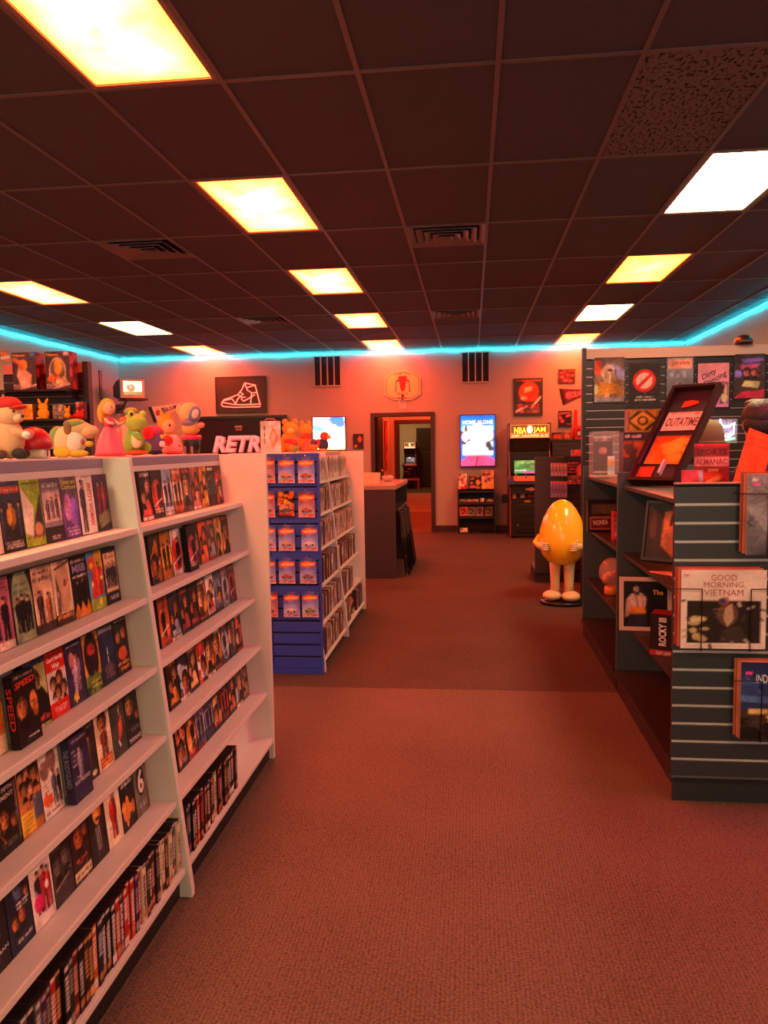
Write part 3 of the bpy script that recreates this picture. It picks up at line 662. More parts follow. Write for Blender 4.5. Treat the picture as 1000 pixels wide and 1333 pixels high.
 ('cream cover with stout figure in red', '#e6d6b2', [('e',.5,.44,.24,.2,'#b02420'),('f',.5,.1,.78,'#b02420',S,.2),('t',.2,.02,.85,.06,'#8a5a30',1),('n',.04)], [], 0),
 ('dark cover with striped suit and fiery head', '#261d1b', [('e',.55,.2,.25,.16,'#d8682a'),('e',.5,.26,.15,.12,'#f0b060'),('f',.55,.3,.6,'#37333a','#d88a50',.26),('s',.4,.45,.45,.8,'#a8a4a0',.015),('s',.6,.45,.62,.8,'#a8a4a0',.015),('s',.5,.45,.52,.8,'#a8a4a0',.015),('n',.1)], [], 0),
 ('dark cover with red-lit face and cream ticket strip', '#2c1c1a', [('h',.45,.3,.3,'#b85a34'),('h',.8,.25,.18,'#9a4a2e'),('t',.2,.62,.8,.68,'#b8402a',1),('r',.05,.8,.95,.94,'#dcc8a0'),('t',.1,.84,.9,.9,'#6a4a30',1),('n',.1)], [], 0),
 ('charcoal cover with faint grey couple', '#3a3330', [('h',.3,.4,.26,'#6f6058'),('h',.72,.34,.26,'#5f5450'),('s',.1,.75,.8,.65,'#807068',.02),('n',.12)], [], 0),
 ('white cover with red title, partying group and pink disc', '#e4d6cc', [('f',.35,.22,.6,'#26202a',S,.16),('f',.6,.2,.65,'#a02428',S,.15),('f',.8,.25,.6,'#c03038',S,.12),('e',.3,.66,.2,.13,'#d8206a'),('e',.72,.5,.08,.06,'#e8e0d4'),('t',.1,.04,.9,.14,'#c03828',2),('n',.05)], [], 0),
 ('dark blue cover with several orange-lit faces', '#20263a', [('h',.55,.2,.24,'#5f6a88'),('h',.3,.6,.16,'#c87a44'),('h',.6,.55,.18,'#b86c3c'),('h',.85,.3,.12,'#b87848'),('t',.4,.38,.9,.46,'#d8d4cc',2),('t',.3,.84,.9,.88,'#c8c0b8',1),('n',.1)], [], 0),
 ('black cover with pale winged figure and foot title', '#221f20', [('e',.4,.55,.3,.1,'#8a8482'),('f',.5,.45,.4,'#a8a098','#c8b8a8',.1),('n',.1)], [('#c8c0b8',[('BATMAN',.55,.76,.8,.05,.1)])], 0),
 ('dark cover with dull red glow', '#2a1816', [('e',.5,.5,.4,.3,'#5a2018'),('n',.1)], [], 0)]]
STARTS = [2.302, 2.297, 2.304, 2.309, 2.304]
SPINES = {(2, 6): 'SPEED', (3, 4): 'THE BODYGUARD'}
for row in range(5):
    yy = STARTS[row]
    for i, (look, bg, ops, titles, fwd) in enumerate(A[row]):
        lf = None
        if fwd:
            lf = canvas(6, 30, bg, [('n', .12)])
        o = place_tape(tape_mesh(bg, ops, left=lf), row, yy-TW/2-i*.0945, look.replace(' cover', ' tape', 1)+', '+ROWN[row]+' shelf under '+RA, fwd, titles)
        if fwd:
            mb = MB(); v, f = text_geo(SPINES[(row, i)])
            mb.add([(-TW/2-.0007, TD/2-b*TD*.6, TH*.55-a*TH*.6) for a, b in v], f)
            mb.build('spine_lettering', mat('#d8341f' if row == 2 else '#8a84a0', .5), o)

# procedural dark covers for the second rack, palette read from the photograph row by row
B = [
 ['#4a2a28:#a03226:dark red', '#17151a:#3a5a5e:black', '#b07428:#d8a040:golden', '#a05a50:#c88478:dusty pink', '#4e4646:#7a7070:ash grey', '#b0602e:#f0c8a0:flame orange', '#8aa0b4:#dfe4ec:pale blue', '#282226:#a83a2a:charcoal', '#181418:#c8504a:black'],
 ['#2a2424:#c87840:sooty', '#8a6a30:#d8a860:mustard', '#5c545a:#8a8088:slate grey', '#a84428:#d86838:brick red', '#3a3234:#5c5252:dark grey', '#191519:#a03a50:black', '#c8bcb0:#b02a2a:white', '#8a5a20:#d89a30:amber', '#2c2420:#a8602c:brown'],
 ['#3a3032:#a03430:maroon', '#6a6670:#a8a4a8:pale grey', '#3a4250:#66748a:steel blue', '#d8ccc4:#c0302a:white', '#7a3c22:#d08038:rust', '#241c22:#6a2a30:wine black', '#2a2430:#8a3a3a:black violet', '#2c3446:#a0a8b8:blue grey', '#8a3a26:#c8602c:ember orange'],
 ['#3a1f1c:#b04a2c:dark rust', '#2e2a28:#6a625c:charcoal', '#343c52:#a8acb8:slate blue', '#6a3220:#d88c48:copper', '#3a2420:#c07040:umber', '#a83a34:#e8d8cc:red and white', '#2c2222:#d8a870:dark brown', '#242a36:#c0c8d4:midnight', '#2a2018:#c87c2c:black amber'],
 ['#5c4438:#a88870:taupe', '#35393a:#8a9088:grey green', '#2c3440:#b0603c:steel', '#2a2826:#c0402c:black red', '#2e2a2e:#c88a50:dark', '#26304a:#6a7a9a:navy', '#4a4666:#8a86a0:lavender grey', '#5a2c1c:#e09040:burnt orange', '#2a201c:#b85a2c:smoky']]
def gen_ops(c2, seed):
    rg = random.Random(seed); ops = [('g', c2, c2, .0, .0)]; k = rg.randrange(5); sk = rg.choice(['#c88858', '#b86c40', '#d8a070', '#a85a34'])
    a = rg.random(); hr = rg.choice(['#1c1210', '#3a2014', '#120e12'])
    if k == 0: ops += [('p', [(0, .3+.2*a), (1, .1+.3*a), (1, .75), (0, .9)], c2), ('h', .25+.5*a, .38, .42, sk, hr)]
    elif k == 1: ops += [('e', .5, .55, .5, .35, c2), ('f', .3+.4*a, .2, .65, '#1e181c', sk, .2), ('s', .1, .75, .9, .6, '#d8c8b8', .015)]
    elif k == 2: ops += [('r', 0, .3, 1, .72, c2), ('f', .3, .25, .58, '#2a2024', sk, .15), ('f', .68, .2, .62, '#241a1c', sk, .14)]
    elif k == 3: ops += [('p', [(.1, .9), (.5, .15+.2*a), (.95, .9)], c2), ('h', .7, .3, .24, sk, hr), ('h', .28, .52, .22, sk, hr)]
    else: ops += [('b', c2, 9, seed, .2, (.05, .2, .95, .85)), ('b', '#e0d0c0', 4, seed+3, .06, (.2, .3, .8, .7)), ('h', .3+.4*a, .62, .3, sk, hr)]
    if rg.random() < .6: ops.append(('t', .1, .05, .9, .12, rg.choice(['#d8d0c8', c2, '#c03a28']), 1, seed))
    else: ops.append(('t', .12, .8, .9, .88, rg.choice(['#d8d0c8', c2, '#c03a28']), 2, seed))
    if rg.random() < .5: ops.append(('r', 0, .92, 1, 1, rg.choice(['#c8b8a8', '#8a2a20', '#1a1416'])))
    ops.append(('n', .14, seed)); return ops
BST = [3.405, 3.415, 3.42, 3.425, 3.43]
for row in range(5):
    for i, spec in enumerate(B[row]):
        c1, c2, nm = spec.split(':'); sd = row*37+i*11+5
        fw = .026 if (row, i) in ((1, 5),) else 0
        place_tape(tape_mesh(c1, gen_ops(c2, sd)[1:]), row, BST[row]-TW/2-i*.0975, '%s tape, %s from blank end panel, %s shelf under %s' % (nm, ordw(i+1), ROWN[row], RB), fw, [(W, [('SCREAM', .5, .86, .8, .07)])] if (row, i) == (0, 6) else [])

# spine-out tapes on the bottom shelves
PAL = [('black', '#191517', '#d8d0c8'), ('black', '#1c181a', '#c8402a'), ('dark brown', '#33221c', '#c89858'), ('red', '#a82820', '#e8d8c8'), ('cream', '#d8c6a4', '#3a2a28'), ('violet', '#3c2440', '#b898b0'), ('orange', '#c05a24', '#f0d8b8'), ('navy', '#1e2438', '#c8ccd4'), ('grey', '#5a5454', '#e0d8d0'), ('maroon', '#5a1c1a', '#d8a888'), ('charcoal', '#2c2729', '#9a8a80'), ('blue', '#34527c', '#e0e0d8')]
_sp = {}
def spine_mesh(ci, var):
    if (ci, var) not in _sp:
        nm, c, tx = PAL[ci]; rg = random.Random(ci*9+var)
        y0 = .18+.1*rg.random(); y1 = y0+.35+.2*rg.random()
        ops = [('r', .25, y0+j*.07, .75, y0+j*.07+.045, tx) for j in range(int((y1-y0)/.07))]
        if var % 2: ops += [('r', 0, .82, 1, .95, tx), ('e', .5, .08, .35, .03, tx)]
        else: ops += [('e', .5, .86, .4, .06, '#b87848'), ('r', .1, .03, .9, .07, tx)]
        ops.append(('n', .1, ci+var))
        tw = .0235
        _sp[(ci, var)] = print_mesh('video_tape', tw-.001, TH, .078, canvas(5, 42, c, ops), c, '#1a1618')
    return _sp[(ci, var)]
NAMED = {11: ('cream', 'HE GOT GAME', '#3a2a28'), 14: ('red', 'GET SHORTY', '#f0d8c0'), 17: ('charcoal', 'RUNNER', '#e8e0d8'), 18: ('red', None, None), 19: ('black', 'SLING BLADE', '#e0d8d0'), 20: ('black', 'THE GODFATHER', '#e0d8d0'), 21: ('black', 'THE GODFATHER', '#e0d8d0'), 13: ('violet', None, None), 0: ('cream', None, None)}
def spine_row(y_far, y_near, rackname, counted, seed, named):
    rg = random.Random(seed); y = y_far; i = 0
    while y-.0235 > y_near:
        if i in named: ci = [p[0] for p in PAL].index(named[i][0])
        else: ci = rg.choice([0, 0, 0, 1, 1, 2, 3, 4, 5, 6, 7, 8, 9, 10, 10, 11])
        o = link('video_tape', spine_mesh(ci, rg.randrange(3)), None, (-.938-.01*rg.random(), y-.01175, .1015), math.pi/2)
        tag(o, '%s spine-out tape, %s from %s, bottom shelf under %s' % (PAL[ci][0], ordw(i+1), counted, rackname), 'video tape', 'spine-out tapes on the bottom shelves')
        if i in named and named[i][1]: lettering(o, [(named[i][1], 0, TH*.5, TH*.62, .013, -math.pi/2)], named[i][2])
        y -= .0242; i += 1
spine_row(2.335, 1.3, RA, 'divider', 5, NAMED)
spine_row(2.955, 2.385, RB, 'open shelf end', 9, {})
# ================================================================== soft toys on the racks (plain stand-ins, no known figures)
def at(u, v, x=None, y=None, z=None):
    p = P(u, v, x=x, y=y, z=z); s = (p-Vector((0, 0, HC))).dot(AF)/FPX
    return p, s
def toy(name, label, loc, k, rz, parts, group='soft toys on the rack tops', cat='toy'):
    """parts: (part name, colour, centre, radii, tilt) in pixels of height, k metres each"""
    t = thing(name, label, cat, loc, rz, group)
    for q in parts:
        nm, c, ce, ra = q[:4]; rot = Matrix.Rotation(q[4], 3, 'Y') if len(q) > 4 else None
        MB().ball([a*k for a in ce], [a*k for a in ra], 16, 10, rot).build(nm, mat(c, .8, bump=.25, bscale=300), t, smooth=True)
    return t
DK = 1.434
def deck(u, v, x=-1.28):
    p, s = at(u, v, x=x); return Vector((x, p.y, DK)), s
l, k = deck(14, 600, -1.22)
toy('plush_bear', 'peach plush bear in a red cap sitting on the white rack', l, k, .3, [('body', '#cf9a72', (0,0,26), (19,16,26)), ('head', '#d9a67e', (2,-2,58), (17,15,16)), ('muzzle', '#e0b48e', (13,-8,53), (8,7,6)), ('nose', '#3a2420', (20,-11,55), (2.5,2.5,2)), ('eye', '#241a1a', (10,-14,61), (2,1.5,2)), ('eye', '#241a1a', (15,2,61), (2,1.5,2)), ('cap', '#c41f1c', (0,0,70), (18,16,11)), ('cap_peak', '#b81c1a', (12,-6,66), (13,11,3.2), -.15), ('ear', '#b8845e', (-10,8,66), (4,3,5)), ('arm', '#cf9a72', (13,-10,34), (12,5,6), .3), ('arm', '#cf9a72', (2,14,34), (12,5,6), .3), ('paw', '#e0d8cc', (23,-11,31), (6,5,5)), ('foot', '#2b1d1b', (14,-12,7), (10,6,7)), ('foot', '#2b1d1b', (12,9,7), (10,6,7)), ('foot_sole', '#5a2a1c', (-8,-14,6), (8,5,6))])
l, k = deck(46, 600, -1.2)
t = thing('mushroom_box', 'red dome-lidded mushroom toy with pale square foot', 'toy', l, .2, 'soft toys on the rack tops')
BX(-16*k, 16*k, -14*k, 14*k, 0, 13*k).build('stalk', mat('#d8cfae', .5), t, bevel=4*k, smooth=True)
MB().lathe([(20*k, 12*k), (22*k, 15*k), (21.5*k, 22*k), (18*k, 31*k), (11*k, 38*k), (3*k, 41*k)], n=24).build('dome', mat('#b81a26', .35), t, smooth=True)
MB().ball((-3*k, -15*k, 30*k), (10*k, 5*k, 9*k), rot=Matrix.Rotation(-.5, 3, 'X')).build('spot', mat('#d89090', .4), t, smooth=True)
BX(16*k, 16.6*k, -3*k, 0, 3*k, 10*k).build('slot', mat('#241a1a', .5), t)
l, k = deck(98, 597, -1.2)
toy('plush_hound', 'tan plush hound with green hood and yellow feet', l, k, .1, [('body', '#d8b890', (-10,0,22), (17,14,19)), ('belly', '#dccabc', (3,-4,20), (14,11,16), .2), ('head', '#c89c74', (8,0,36), (18,12,10)), ('muzzle', '#dba478', (20,-2,33), (13,10,9)), ('hood', '#7c8a48', (2,0,43), (15,12,7)), ('ear', '#8a5a3a', (-4,-11,38), (5,3,9)), ('ear', '#8a5a3a', (-4,11,38), (5,3,9)), ('haunch', '#7c8a48', (-22,2,26), (11,11,15)), ('tail', '#c8a890', (-27,0,16), (6,4,5)), ('foot', '#d8a42c', (-12,-10,7), (12,6,8)), ('foot', '#d8a42c', (8,-8,5), (13,6,5)), ('foot', '#d8a42c', (-4,10,6), (12,6,6)), ('paw', '#d8a42c', (22,-8,17), (6,4,4)), ('bow', '#b8405c', (14,-10,20), (3,2,4))])
def doll(label, l, k, h, dress, hair, rz):
    t = thing('fashion_doll', label, 'doll', l, rz, 'soft toys on the rack tops'); u = h*k
    MB().lathe([(.24*u, 0), (.235*u, .05*u), (.2*u, .2*u), (.15*u, .35*u), (.09*u, .45*u), (.075*u, .48*u)], n=24).build('skirt', mat(dress, .5), t, smooth=True)
    MB().lathe([(.242*u, 0), (.24*u, .045*u), (.236*u, .05*u)], n=24).build('hem', mat('#c22440', .5), t, smooth=True)
    MB().lathe([(.07*u, .46*u), (.085*u, .56*u), (.06*u, .62*u), (.03*u, .65*u), (.03*u, .7*u)], n=16).build('bodice', mat('#c2385a', .5), t, smooth=True)
    hd = MB().ball((.02*u, -.01*u, .78*u), (.1*u, .1*u, .11*u)).build('head', mat('#dca27c', .5), t, smooth=True)
    for s in (-1, 1): MB().ball((.1*u, -.035*u*s-.02*u, .79*u), (.008*u, .014*u, .018*u), 8, 6).build('eye', mat('#2a3a6a', .4), hd, smooth=True)
    MB().ball((-.03*u, .02*u, .81*u), (.12*u, .12*u, .13*u)).ball((-.14*u, .0, .7*u), (.06*u, .07*u, .16*u)).build('hair', mat(hair, .6, bump=.3, bscale=200), t, smooth=True)
    MB().tube([(.0, -.08*u, .6*u), (.08*u, -.12*u, .54*u), (.17*u, -.1*u, .52*u)], [.03*u, .026*u, .02*u], 8).build('arm', mat('#e0a890', .5), t, smooth=True)
    MB().tube([(.0, .08*u, .6*u), (.1*u, .12*u, .52*u), (.24*u, .06*u, .55*u)], [.03*u, .026*u, .02*u], 8).build('arm', mat('#e0a890', .5), t, smooth=True)
    return t
l, k = deck(144, 597, -1.22)
doll('blonde doll in a long pink gown standing on the white rack', l, k, 80, '#cf5470', '#d89a30', -.2)
l, k = deck(177, 596, -1.26)
toy('plush_frog', 'green plush frog sitting on an orange disc', l, k, -.2, [('base', '#d2521c', (0,0,4), (17,13,4)), ('body', '#86a83c', (-2,0,20), (13,11,16)), ('belly', '#d8d0b0', (6,-6,20), (7,6,11)), ('head', '#94b444', (4,-2,42), (14,12,11)), ('eye_bulge', '#9cbc4c', (0,-6,52), (5,5,6)), ('eye_bulge', '#9cbc4c', (10,4,52), (5,5,6)), ('eye', '#241a1a', (3,-10,53), (2,2,2.5)), ('leg', '#7c9c34', (-8,-9,10), (10,5,7)), ('leg', '#7c9c34', (8,9,10), (10,5,7)), ('arm', '#7c9c34', (10,-9,24), (8,3.5,4), .5)])
l, k = deck(160, 596, -1.36)
toy('plush_chick', 'pale pink plush chick leaning behind the green frog', l, k, 0, [('body', '#d8968a', (8,0,22), (13,11,20)), ('head', '#d8a498', (16,0,46), (11,10,10)), ('cap', '#7c9a40', (14,0,56), (9,9,6)), ('beak', '#d86a2c', (7,-8,46), (5,5,3.5)), ('wing', '#c87c74', (0,-8,24), (5,6,12))])
l, k = deck(202, 596, -1.28)
toy('capsule_toy', 'purple capsule-shaped toy with a red ball on its side', l, k, .3, [('foot', '#241a1e', (0,0,3), (10,9,3)), ('body', '#5a4680', (0,0,18), (13,12,17)), ('crown', '#9a3068', (0,0,28), (12,11,10)), ('ball', '#c41a1c', (-6,-10,28), (8,7,8)), ('eye', '#d8a83c', (10,-7,23), (3,2,3)), ('mouth', '#d8ccd0', (10,-8,14), (4,3,4))])
l, k = deck(225, 596, -1.27)
toy('cone_toy', 'pink cone-shaped toy with a red ball', l, k, .3, [('foot', '#c83a3c', (0,0,2), (14,12,2.2)), ('body', '#d88a8c', (0,0,9), (13,11,11)), ('crown', '#dc9698', (2,0,18), (8,8,8)), ('ball', '#bc1a1a', (-5,-9,18), (6.5,6,6.5)), ('button', '#c02a40', (9,-7,11), (2,1.5,2))])
l, k = deck(219, 596, -1.4)
toy('plush_cat', 'orange-maned plush cat peeking above the pink cone toy', l, k, 0, [('body', '#c88a50', (0,0,14), (10,9,15)), ('head', '#dca07c', (4,-4,36), (8,8,9)), ('mane', '#d88a24', (-2,2,38), (11,9,14)), ('ear', '#d88a24', (-6,0,51), (3,2,4)), ('ear', '#d88a24', (3,0,51), (3,2,4)), ('eye', '#2a2030', (8,-11,37), (1.4,1.4,1.8))])
l, k = deck(250, 594, -1.215)
t = thing('pot_stand', 'black pot with a bright pink rim holding a plush', 'pot', l-Vector((0, 0, .0015)), 0)
MB().lathe([(9*k, 0), (10*k, 1*k), (11.5*k, 19*k), (11*k, 20*k)], n=20).build('pot', mat('#1e1619', .35), t, smooth=True)
MB().lathe([(12.2*k, 19*k), (12.8*k, 20*k), (12.8*k, 24.5*k), (12*k, 25*k)], n=20).build('rim', mat('#cc2250', .4), t, smooth=True)
for s in (-5, 4): BX((s-1.4)*k, (s+1.4)*k, -11.2*k, -9*k, 1*k, 10*k).build('leg_bar', mat('#8a7a7c', .3), t, bevel=.6*k)
l2 = Vector((l.x, l.y, l.z+25*k))
toy('plush_ram', 'beige plush ram with blue face band sitting in the pink-rimmed pot', l2, k, 0, [('body', '#d8a45c', (0,0,9), (12,10,10)), ('head', '#dba878', (-1,0,28), (15,12,14)), ('band', '#5a6c9c', (8,-8,26), (8,5,11), .4), ('cheek', '#dcb8a4', (10,-10,26), (5,4,7), .4), ('ear', '#d8a070', (-13,-4,32), (5,3,7)), ('arm', '#dc8a7c', (14,-4,12), (6,4,4)), ('scarf', '#7c6a94', (-1,-8,15), (9,4,4))])

# ================================================================== blue slatted end panel with carded toy cars
bp_ = thing('slatwall_display', 'blue slatted end panel hung with carded toy cars', 'display panel', (-1.126, 4.86, 0))
MBL = mat('#2a46b4', .4)
zs_ = slat_board(bp_, -.156, .156, 0, .04, 1.37, .0762, MBL, groove='#10142c')
BX(-.162, .162, -.004, .03, 0, .039).build('foot_rail', MBL, bp_); BX(-.162, .162, -.004, .03, 1.371, 1.42).build('top_rail', MBL, bp_)
BX(-.168, -.157, -.006, .03, 0, 1.42).build('edge_strip', MBL, bp_); BX(.157, .168, -.006, .03, 0, 1.42).build('edge_strip', MBL, bp_)
def toy_car(col):
    m = MB().prism([(-.034, .004), (.034, .004), (.036, .012), (.03, .017), (.014, .019), (.006, .027), (-.014, .027), (-.026, .018), (-.036, .015)], -.013, .0, 'y')
    return m.mesh('toy_car', mat(col, .25, coat=.6), bevel=.002)
WHEEL = MB().tube([(0, -.015, 0), (0, -.011, 0)], .0065, 10).mesh('wheel', mat('#1a1618', .5))
CARD = {}
def card_mesh(v):
    if v not in CARD:
        bg, lo = [('#2f48b4', '#c4c8f0'), ('#3350c0', '#d8dcf4'), ('#1e1a22', '#c05a20'), ('#6a3a62', '#d8b0b0')][v]
        ops = [('g', bg, lo), ('p', [(.02,.22),(.3,.12),(.98,.17),(.92,.3),(.5,.36),(.1,.37)], '#dc6a1c'), ('p', [(.08,.26),(.4,.18),(.9,.2),(.5,.3)], '#e8a030'), ('e', .5, .0, .3, .09, '#6a6ea8'), ('r', .08, .86, .92, .95, '#c84a4a'), ('t', .12, .88, .6, .93, '#f0d8d0', 1), ('n', .06)]
        if v == 2: ops = [('b', '#d8701c', 12, 4, .16), ('b', '#e8a830', 6, 9, .1), ('r', .1, .8, .9, .92, '#b82c24'), ('n', .1)]
        CARD[v] = print_mesh('carded_car', .106, .165, .0012, canvas(22, 32, bg, ops), '#c8c0bc')
    return CARD[v]
BUB = BX(-.043, .043, -.021, -.0005, .022, .085).mesh('blister', glass_mat('#ffffff', .08, .07), bevel=.006)
CCOL = ['#6a7a2c', '#d8782c', '#b03028', '#8a2028', '#3a3440', '#a83848', '#c87a78', '#c8a040', '#e0d8d0', '#50607c', '#982c40', '#6a4a70', '#c0503a', '#d0d0d8', '#7a8a3a']
CNAM = ['green', 'orange', 'red', 'crimson', 'black', 'raspberry', 'pink', 'yellow', 'white', 'blue', 'magenta', 'purple', 'coral', 'silver', 'olive']
rows_ = [((346, 371.5, 397.5), 612, (3, 0, 1)), ((346, 371, 398), 657, (3, 2, 3)), ((347, 372, 402), 701, (1, 0, 0)), ((347, 372.5, 400), 744, (1, 0, 0)), ((350, 378.5, 403), 788, (3, 0, 1))]
ci = 0
for ri, (us, v, kinds) in enumerate(rows_):
    for ji, (u, kd) in enumerate(zip(us, kinds)):
        p = P(u, v, y=4.815); col = CCOL[ci]
        o = link('carded_car', card_mesh(kd), None, (p.x, 4.842, p.z-.0825))
        tag(o, 'carded %s toy car in %s row down of blue panel, %s' % (CNAM[ci], ordw(ri+1), ['by white end panel', 'middle column', 'column beside the discs'][ji]), 'toy car', 'carded toy cars on the blue panel')
        c = link('toy_car', toy_car(col).copy(), o, (0, -.002, .035))
        for wx in (-.021, .021): link('wheel', WHEEL, c, (wx, 0, .0055))
        link('blister', BUB, o)
        if kd != 2: lettering(o, [('Hot Wheels', .002, .165*.755, .078, .016, .06, .2)], '#f4e4c0')
        mb = MB().tube([(p.x+1.126, .0, p.z+.086), (p.x+1.126, -.045, p.z+.086), (p.x+1.126, -.05, p.z+.092)], .0025, 6)
        mb.build('peg_hook', mat('#b8b0b0', .3, 1), bp_)
        ci += 1

# ================================================================== white disc racks behind the blue panel
DZS = [1.215, .99, .76, .525, .29, .07]
DXF = lambda z: -1.085+(1.22-z)*.105
DXB = lambda z: DXF(z)-.15
sloped_rack('white sloped disc rack bay next to the blue panel', 4.922, 5.85, DZS, DXB, DXF, [(4.896, 'slope')], name='disc_rack', top=1.42, deck_front=-1.16, deck_back=-1.56)
sloped_rack('white sloped disc rack bay with end panel by the black counter', 5.876, 6.875, DZS, DXB, DXF, [(5.85, 'slope'), (6.876, -.955)], name='disc_rack', top=1.42, deck_front=-1.16, deck_back=-1.56)
DPAL = [('cream', '#d8c8ac'), ('white', '#e2dcd4'), ('tan', '#b8987a'), ('grey', '#8a8488'), ('dark brown', '#4a3630'), ('pale pink', '#cfa498'), ('charcoal', '#332c2e'), ('mauve', '#8a6c80'), ('rust', '#9a5034'), ('pale blue', '#8a98b0')]
_dm = {}
def disc(ci, wd, seed):
    kk = (ci, wd, seed)
    if kk not in _dm:
        c = DPAL[ci][1]; rg = random.Random(seed+ci)
        ops = [('r', .2, .15+.1*rg.random(), .8, .5+.3*rg.random(), rg.choice(['#5a4038', '#d8ccc0', '#8a4a38', '#403840'])), ('n', .12, seed)]
        _dm[kk] = print_mesh('disc_case', wd-.0015, .172, .12, canvas(3, 18, c, ops), c, c)
    return _dm[kk]
def disc_row(row, y0, y1, bay, seed, pale):
    rg = random.Random(seed); z = DZS[row]; y = y0; i = 0
    while True:
        wd = rg.choice([.019, .023, .027, .033, .038])
        if y+wd > y1: break
        ci = rg.choice(pale)
        i += 1
        o = link('disc_case', disc(ci, wd, rg.randrange(3)), None, (DXF(z)-.010-.006*rg.random(), y+wd/2, z+.0015), math.pi/2)
        tag(o, '%s disc case, %s from %s, %s shelf of disc rack' % (DPAL[ci][0], ordw(i), bay, ROWN[row]), 'disc case', 'disc cases on the white disc racks')
        y += wd
pl1 = [0, 1, 1, 2, 5, 5, 3, 9]; pl2 = [0, 2, 3, 4, 5, 7, 8, 2]; pl3 = [4, 4, 6, 3, 2, 7, 8, 0]
for row in range(6):
    pal = pl1 if row == 0 else (pl2 if row < 3 else pl3)
    disc_row(row, 4.925, 5.845, 'the blue panel', 40+row, pal)
    disc_row(row, 5.89, [6.8, 6.83, 6.84, 6.78, 6.5, 6.22][row], 'the sloped divider', 60+row, pal)
disc_row(5, 6.5, 6.86, 'the face-out red case', 90, [4, 6, 3, 6])
o = link('disc_case', print_mesh('disc_case', .135, .178, .02, canvas(18, 24, '#3a1c18', [('h',.5,.4,.3,'#c8683a'),('b','#d89a60',6,3,.12),('t',.1,.8,.9,.9,'#e0d0c0',1),('n',.15)]), '#2a1a18'), None, (DXF(.07)-.03, 6.42, .0725), math.pi/2, -.12)
tag(o, 'face-out red and black disc case on the bottom shelf of disc rack', 'disc case')

# goods on top of the disc racks
DT = 1.426
def dtop(u, v, x): p, s = at(u, v, x=x); return Vector((x, p.y, DT)), s
l, k = dtop(353, 588, -1.3)
bag = print_mesh('gift_sack', 26*k, 41*k, 12*k, canvas(20, 30, '#d8cfc8', [('p',[(.62,.2),(.85,.5),(.62,.85),(.42,.5)],'#d8842c'),('p',[(.62,.3),(.76,.5),(.62,.75),(.5,.5)],'#e8c8b0'),('r',.1,.12,.26,.88,'#d0c4b8'),('p',[(.14,.1),(.3,.1),(.3,.9),(.14,.9)],'#e4dad0'),('r',.19,.16,.25,.3,'#4a4038'),('r',.19,.35,.25,.5,'#4a4038'),('r',.19,.55,.25,.7,'#4a4038'),('n',.08)]), '#c8beb4')
o = tag(link('gift_sack', bag, None, l, .25), 'white paper sack with an orange diamond on top of the disc rack', 'bag')
MB().tube([(-8*k, 6*k, 40.5*k), (-5*k, 6*k, 44*k), (4*k, 6*k, 44*k), (8*k, 6*k, 40.5*k)], 1.2*k, 6).build('handle', mat('#8a4a5c', .6), o)
l, k = dtop(377, 588, -1.36)
toy('plush_lion', 'big orange plush lion beside the white sack', l, k, 0, [('body', '#d8862c', (0,0,14), (11,10,14)), ('head', '#dc9030', (2,0,30), (11,9,9)), ('ear', '#dc9030', (-5,0,39), (4,3,4)), ('ear', '#dc9030', (8,0,39), (4,3,4)), ('muzzle', '#e8b464', (4,-8,27), (5,4,4)), ('leg', '#cc7a24', (-8,-6,6), (5,6,7)), ('leg', '#cc7a24', (7,-6,6), (5,6,7)), ('toy_sash', '#a8343c', (2,-9,14), (8,3,3))], 'soft toys on the disc rack top')
l, k = dtop(397, 587, -1.36)
toy('plush_fox', 'smaller orange plush fox next to the plush lion', l, k, 0, [('body', '#cc7a2c', (0,0,12), (9,8,12)), ('head', '#dc9634', (2,0,28), (9,8,8)), ('ear', '#dc9634', (-3,0,36), (2.5,2,4)), ('ear', '#dc9634', (7,0,36), (2.5,2,4)), ('scarf', '#b8384a', (2,-4,19), (8,6,3)), ('boot', '#6a5a40', (-3,-6,4), (4,5,4))], 'soft toys on the disc rack top')
l, k = dtop(399, 587, -1.24)
t = thing('party_cone', 'small coral cone standing before the plush fox', 'cone', l)
MB().lathe([(8*k, 0), (8*k, 1.2*k), (6.5*k, 1.6*k), (3*k, 14*k), (1.2*k, 18*k)], n=18).build('cone_body', mat('#d8504a', .5), t, smooth=True); MB().lathe([(8.3*k, .2*k), (8.3*k, 1*k)], n=18).build('cone_rim', mat('#b03a38', .5), t)
l, k = dtop(421, 587, -1.3)
toy('plush_parrot', 'small red and blue plush parrot in front of the bright screen', l, k, 0, [('body', '#2c3458', (0,0,8), (7,6,9)), ('head', '#b84a38', (2,0,19), (6,6,6)), ('beak', '#d8a040', (8,-3,18), (3,2,2.5)), ('wing', '#b03038', (-6,-2,10), (4,4,6)), ('foot', '#c89a5c', (0,-4,1.6), (6,4,1.8))], 'soft toys on the disc rack top')
for u, c, c2, lb in ((383, '#8a9a3c', '#c23a30', 'green and red little plush at the lion feet'), (408, '#c88a4c', '#5a3a6a', 'tan and purple little plush at the fox side')):
    l, k = dtop(u, 588, -1.22)
    toy('small_plush', lb, l, k, 0, [('body', c, (0,0,5), (6,5,5.5)), ('head', c2, (1,0,12), (4.5,4,4.5)), ('arm', c, (5,-3,6), (3,2,2))], 'soft toys on the disc rack top')

